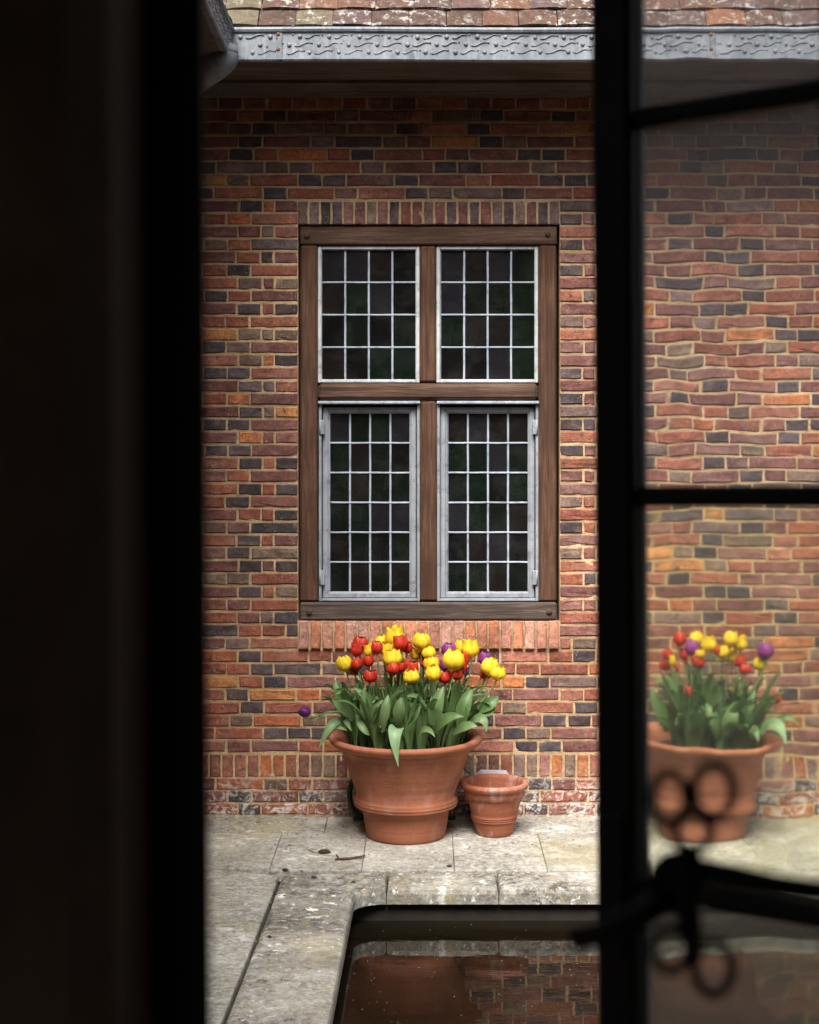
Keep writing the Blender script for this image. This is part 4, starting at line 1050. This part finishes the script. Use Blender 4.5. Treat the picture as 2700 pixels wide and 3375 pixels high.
clump(1643, 2780, .005, M['debris'], 'leaf_scrap', 'tiny dark scrap on the paving before the small pot', 'leaf scrap', 8)
clump(889, 3090, .008, M['debris'], 'snail_shell', 'small brown snail shell on the left pool coping', 'snail shell', 0, .9)
def gp(px, py, h=0):
    Y = 6.6
    for _ in range(12): Y = (CZ - gz(Y) - h) * FPX / (py - PY0)
    return Vector(((px - PX0) * Y / FPX, Y, gz(Y) + h))
m = MB(); m.tube([gp(1105, 2832, .006), gp(1130, 2831, .008), gp(1160, 2829, .006), gp(1204, 2820, .008)], [.004, .0055, .005, .003], 7); m.tube([gp(1118, 2831, .006), gp(1112, 2822, .014), gp(1108, 2815, .02)], [.0045, .004, .002], 6); m.tube([gp(1175, 2827, .006), gp(1190, 2829, .012), gp(1206, 2826, .012)], [.003, .0025, .0015], 6)
tag(m.build('fallen_twig', M['bark'], None, gp(1150, 2832)), 'forked brown twig lying on the paving before the large pot', 'twig')
m = MB(); m.tube([gp(1018, 2803, .003), gp(1040, 2810, .005), gp(1062, 2813, .004)], [.0015, .002, .0015], 5)
tag(m.build('straw_stalk', mat_plain('straw', (.30, .19, .09), .9), None, gp(1040, 2810)), 'thin tan stalk sticking out of the moss tuft', 'stalk')
m = MB()
for k in range(420):                              # crumbs and petals scattered on the stones
    X, Y = rm.uniform(-1.1, 1.6), FW - abs(rm.gauss(.02, .45))
    if Y < EDGE + .06 and X > PXL - .05: continue
    if Y < 4.7: continue
    if Vector((X - POTX, Y - POTY)).length < .2: continue
    r_ = rm.uniform(.0015, .0042); a = rm.uniform(0, 6.28); zz = gz(Y) + .0018
    m.add([(X + r_ * rm.uniform(.7, 2.2) * math.cos(a + q * 1.26), Y + r_ * rm.uniform(.7, 1.6) * math.sin(a + q * 1.26), zz + rm.uniform(0, .003)) for q in range(5)] + [(X, Y, zz + r_ * .8)], [(q, (q + 1) % 5, 5) for q in range(5)])
tag(m.build('litter', M['debris']), 'dark crumbs of leaf litter scattered over the paving', 'debris', kind='stuff')
wi = 0
for px, py, lab in ((1277, 2888, 'tiny green weed in the coping joint at the pool corner'), (888, 2978, 'small green weed in the long joint beside the coping'), (846, 3106, 'lower green weed in the long joint beside the coping')):
    c = gp(px, py); m = MB()
    for k in range(11):
        a = rm.uniform(0, 6.28); d = Vector((math.cos(a), math.sin(a), rm.uniform(.5, 1.6))).normalized() * rm.uniform(.008, .020); s_ = Vector((-d.y, d.x, 0)).normalized() * .0028
        b = c - Vector((0, 0, .006)); m.add([b, b + d * .6 + s_, b + d, b + d * .6 - s_], [(0, 1, 2, 3)])
    tag(m.build('weed', M['weed'], None, c), lab, 'weed')

# ================================================================== the near building the view looks out of
near = empty('near_house', (0, 1.0, -.1), 'dark room and window surround the view looks out of', 'house')
NY0, NY1 = .96, 1.16; LX, RX, BZ, TZ = -.20, .66, .86, 2.10
m = MB(); 
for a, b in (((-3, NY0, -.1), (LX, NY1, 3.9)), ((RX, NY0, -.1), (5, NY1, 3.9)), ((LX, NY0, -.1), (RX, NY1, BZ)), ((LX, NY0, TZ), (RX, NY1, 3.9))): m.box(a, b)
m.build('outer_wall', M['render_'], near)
m = MB(); m.add([(-3, NY1 + .35, 3.8), (5, NY1 + .35, 3.8), (5, -2.2, 6.2), (-3, -2.2, 6.2), (-3, -5.5, 3.8), (5, -5.5, 3.8)], [(0, 1, 2, 3), (3, 2, 5, 4)]); m.build('unseen_near_roof', M['tile'], near)  # roof out of view, added to block low sky over the courtyard
m = MB(); a, b = (-1.7, -2.6, -.1), (2.3, NY0 - .004, 2.75)
m.add([(a[0], a[1], a[2]), (b[0], a[1], a[2]), (b[0], b[1], a[2]), (a[0], b[1], a[2]), (a[0], a[1], b[2]), (b[0], a[1], b[2]), (b[0], b[1], b[2]), (a[0], b[1], b[2])],
      [(3, 2, 1, 0), (4, 5, 6, 7), (1, 2, 6, 5), (3, 0, 4, 7)])
for X0, X1, Z0, Z1 in ((a[0], -1.25, a[2], b[2]), (-.35, b[0], a[2], b[2]), (-1.25, -.35, a[2], 1.0), (-1.25, -.35, 1.95, b[2])):     # back wall; unseen opening added to let sky light onto the jamb lining
    m.add([(X0, a[1], Z0), (X1, a[1], Z0), (X1, a[1], Z1), (X0, a[1], Z1)], [(0, 1, 2, 3)])
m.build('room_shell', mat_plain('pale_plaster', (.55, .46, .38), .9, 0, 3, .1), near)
LEAN = .0068                                     # the near window leans a little
def lean(m): m.v = [(px - (pz - CZ) * LEAN, py, pz) for px, py, pz in m.v]; return m
m = MB(); jp = [(-.1385, .80), (-.1118, .80), (-.1112, .803), (-.128, .84), (-.15, .84)]; m.prism(jp, lambda a, b: (a, b, .8), lambda a, b: (a, b, 2.2)); lean(m).build('window_jamb', M['iron'], near)
m = MB(); lp = [(-.139, .797), (-.139, .705), (-.152, .672), (-.178, .64), (-.235, .60), (-.33, .59), (-.33, .797)][::-1]; m.prism(lp, lambda a, b: (a, b, .8), lambda a, b: (a, b, 2.2)); lean(m).build('jamb_lining', M['dark_oak'], near)
m = MB(); m.box((LX, NY0 + .02, BZ - .0), (RX, NY1 + .06, BZ + .05), .006); m.build('window_sill', M['dark_oak'], near)
# the open iron casement, hinged on the right, swung outwards
A0 = Vector((.150, 1.40)); UD = Vector((math.cos(R(36)), -math.sin(R(36)))); ND = Vector((-math.sin(R(36)), -math.cos(R(36))))
def LP(t, zz, off=0.0):
    p = A0 + UD * t + ND * off; return Vector((p.x - (zz - CZ) * LEAN, p.y, zz))
def lbox(m, t0, t1, z0, z1, o0, o1, bev=.003):
    n0 = len(m.v); m.box((t0, o0, z0), (t1, o1, z1), bev)
    m.v[n0:] = [tuple(LP(v[0], v[2], v[1])) for v in m.v[n0:]]
case = MB(); lbox(case, 0, .0375, .88, 2.08, -.014, .016, .004); 
casement = case.build('casement', M['iron'], near); tag(casement, 'open black iron casement with old rippled glass')
m = MB(); lbox(m, .538, .577, .88, 2.08, -.014, .016, .004); m.build('hinge_stile', M['iron'], casement)
for z0, z1, nm in ((.88, .915, 'bottom_rail'), (2.045, 2.08, 'top_rail')):
    m = MB(); lbox(m, .0376, .5375, z0, z1, -.014, .016, .004); m.build(nm, M['iron'], casement)
for zz in (1.785, 1.4625, 1.128):
    m = MB(); lbox(m, .0376, .5375, zz - .0085, zz + .0085, -.010, .011, .004); m.build('glazing_bar', M['iron'], casement)
for tt in (.212, .374):
    m = MB(); lbox(m, tt - .0075, tt + .0075, .915, 2.045, -.0095, .0095, .004); m.build('glazing_bar', M['iron'], casement)
OG = [mat_oldglass('old_glass', (.97, .985, .98), .13, .020), mat_oldglass('old_glass_green', (.93, .955, .80), .15, .031), mat_oldglass('old_glass_clear', (.97, .98, .985), .12, .018)]
tc = [.034, .2115, .2125, .3735, .3745, .542]; zc_ = [.911, 1.1275, 1.1285, 1.462, 1.463, 1.7845, 1.7855, 2.05]
def pane(t0, t1, z0, z1, mat, amp, seed, diag):
    nx, nz = 26, 44; vs, fs = [], []
    def h(t, zz, s_): 
        a = noise.noise(((t + diag * zz) * 16, (zz - diag * t) * 9, seed + s_)) + .45 * noise.noise(((t + diag * zz) * 44, (zz - diag * t) * 17, seed * 2 + s_))
        k_ = .25 + 1.1 * max(0, noise.noise((t * 9 + seed, zz * 6, 3.3)) + .35)
        return amp * a * k_
    for off, s_ in ((.0015, 0), (-.0015, 5)):
        for j in range(nz + 1):
            for i in range(nx + 1):
                t, zz = t0 + (t1 - t0) * i / nx, z0 + (z1 - z0) * j / nz; vs.append(LP(t, zz, off + h(t, zz, s_)))
    q = (nx + 1) * (nz + 1)
    for j in range(nz):
        for i in range(nx):
            a = j * (nx + 1) + i; fs.append((a + nx + 1, a + nx + 2, a + 1, a)); fs.append((q + a, q + a + 1, q + a + nx + 2, q + a + nx + 1))
    ed = [i for i in range(nx)] + [nx + (nx + 1) * j for j in range(nz)] + [nz * (nx + 1) + nx - i for i in range(nx)] + [(nz - j) * (nx + 1) for j in range(nz)]
    for k in range(len(ed)): a, b = ed[k], ed[(k + 1) % len(ed)]; fs.append((a, b, q + b, q + a))
    m = MB(); m.add(vs, fs, None, True); m.build('pane', mat, casement)
for ci in range(3):
    for ri in range(4):
        amp = [.00022, .00030, .00016, .00014][ri]
        pane(tc[2 * ci] + .0006, tc[2 * ci + 1] - .0006, zc_[2 * ri] + .0006, zc_[2 * ri + 1] - .0006, OG[1] if ri <= 1 else OG[0] if ri == 2 else OG[2], amp, 3.7 * ci + 11.3 * ri, .5 if ri == 2 else .1)
# scrolled fastener on the stile
def LPX(px, py, off):
    """point on the plane `off` in front of the casement, on the bearing of a photo pixel"""
    d = Vector(((px - PX0) / FPX, 1, (PY0 - py) / FPX)); a = A0 + ND * off
    den = d.x * ND.x + d.y * ND.y; s_ = (a.x * ND.x + a.y * ND.y) / den; return Vector((0, 0, CZ)) + d * s_
h = MB(); lbox(h, .004, .030, 1.07, 1.19, .0165, .021, .002); handle = h.build('fastener', M['iron'], casement); tag(handle, 'scrolled black iron fastener')
SY = .72
stay = MB(); stay.tube([P(2290, 2870, SY), P(2420, 2895, SY), P(2560, 2920, SY), P(2760, 2945, SY), P(3600, 3000, SY)], [.0065, .0065, .0055, .005, .005], 8)
stay = stay.build('casement_stay', M['iron'], near); tag(stay, 'scrolled black iron window stay close to the viewer')
def ringp(cx, cy, rx, ry, r_):
    m = MB(); n = 22; m.tube([P(cx + rx * math.cos(R(360 * k / n)), cy + ry * math.sin(R(360 * k / n)), SY) for k in range(n)], r_, 8, closed=True); m.build('scroll', M['iron'], stay)
ringp(2353, 2606, 66, 86, .0025); ringp(2206, 2630, 56, 84, .0025); ringp(2284, 2742, 60, 58, .0025)
ringp(2352, 3190, 62, 86, .0025); ringp(2212, 3130, 58, 70, .0025)
def discp(nm, cx, cy, rx, ry, dep):
    m = MB(); m.ball((0, 0, 0), 1, 16, 8); m.v = [tuple(P(cx + rx * q[0], cy - ry * q[2], SY + .006 + dep * q[1])) for q in m.v]; m.build(nm, M['iron'], stay)
discp('pivot_plate', 2230, 2905, 100, 104, .008)
m = MB(); m.tube([P(2290, 2790, SY), P(2262, 2860, SY), P(2240, 2930, SY), P(2270, 3020, SY), P(2300, 3110, SY)], [.0035, .007, .009, .006, .003], 10); m.build('lever', M['iron'], stay)
m = MB(); m.tube([P(2210, 2960, SY), P(2090, 3030, SY), P(1960, 3085, SY), P(1880, 3105, SY)], [.0065, .0065, .0055, .005], 8); m.build('latch_tongue', M['iron'], stay)
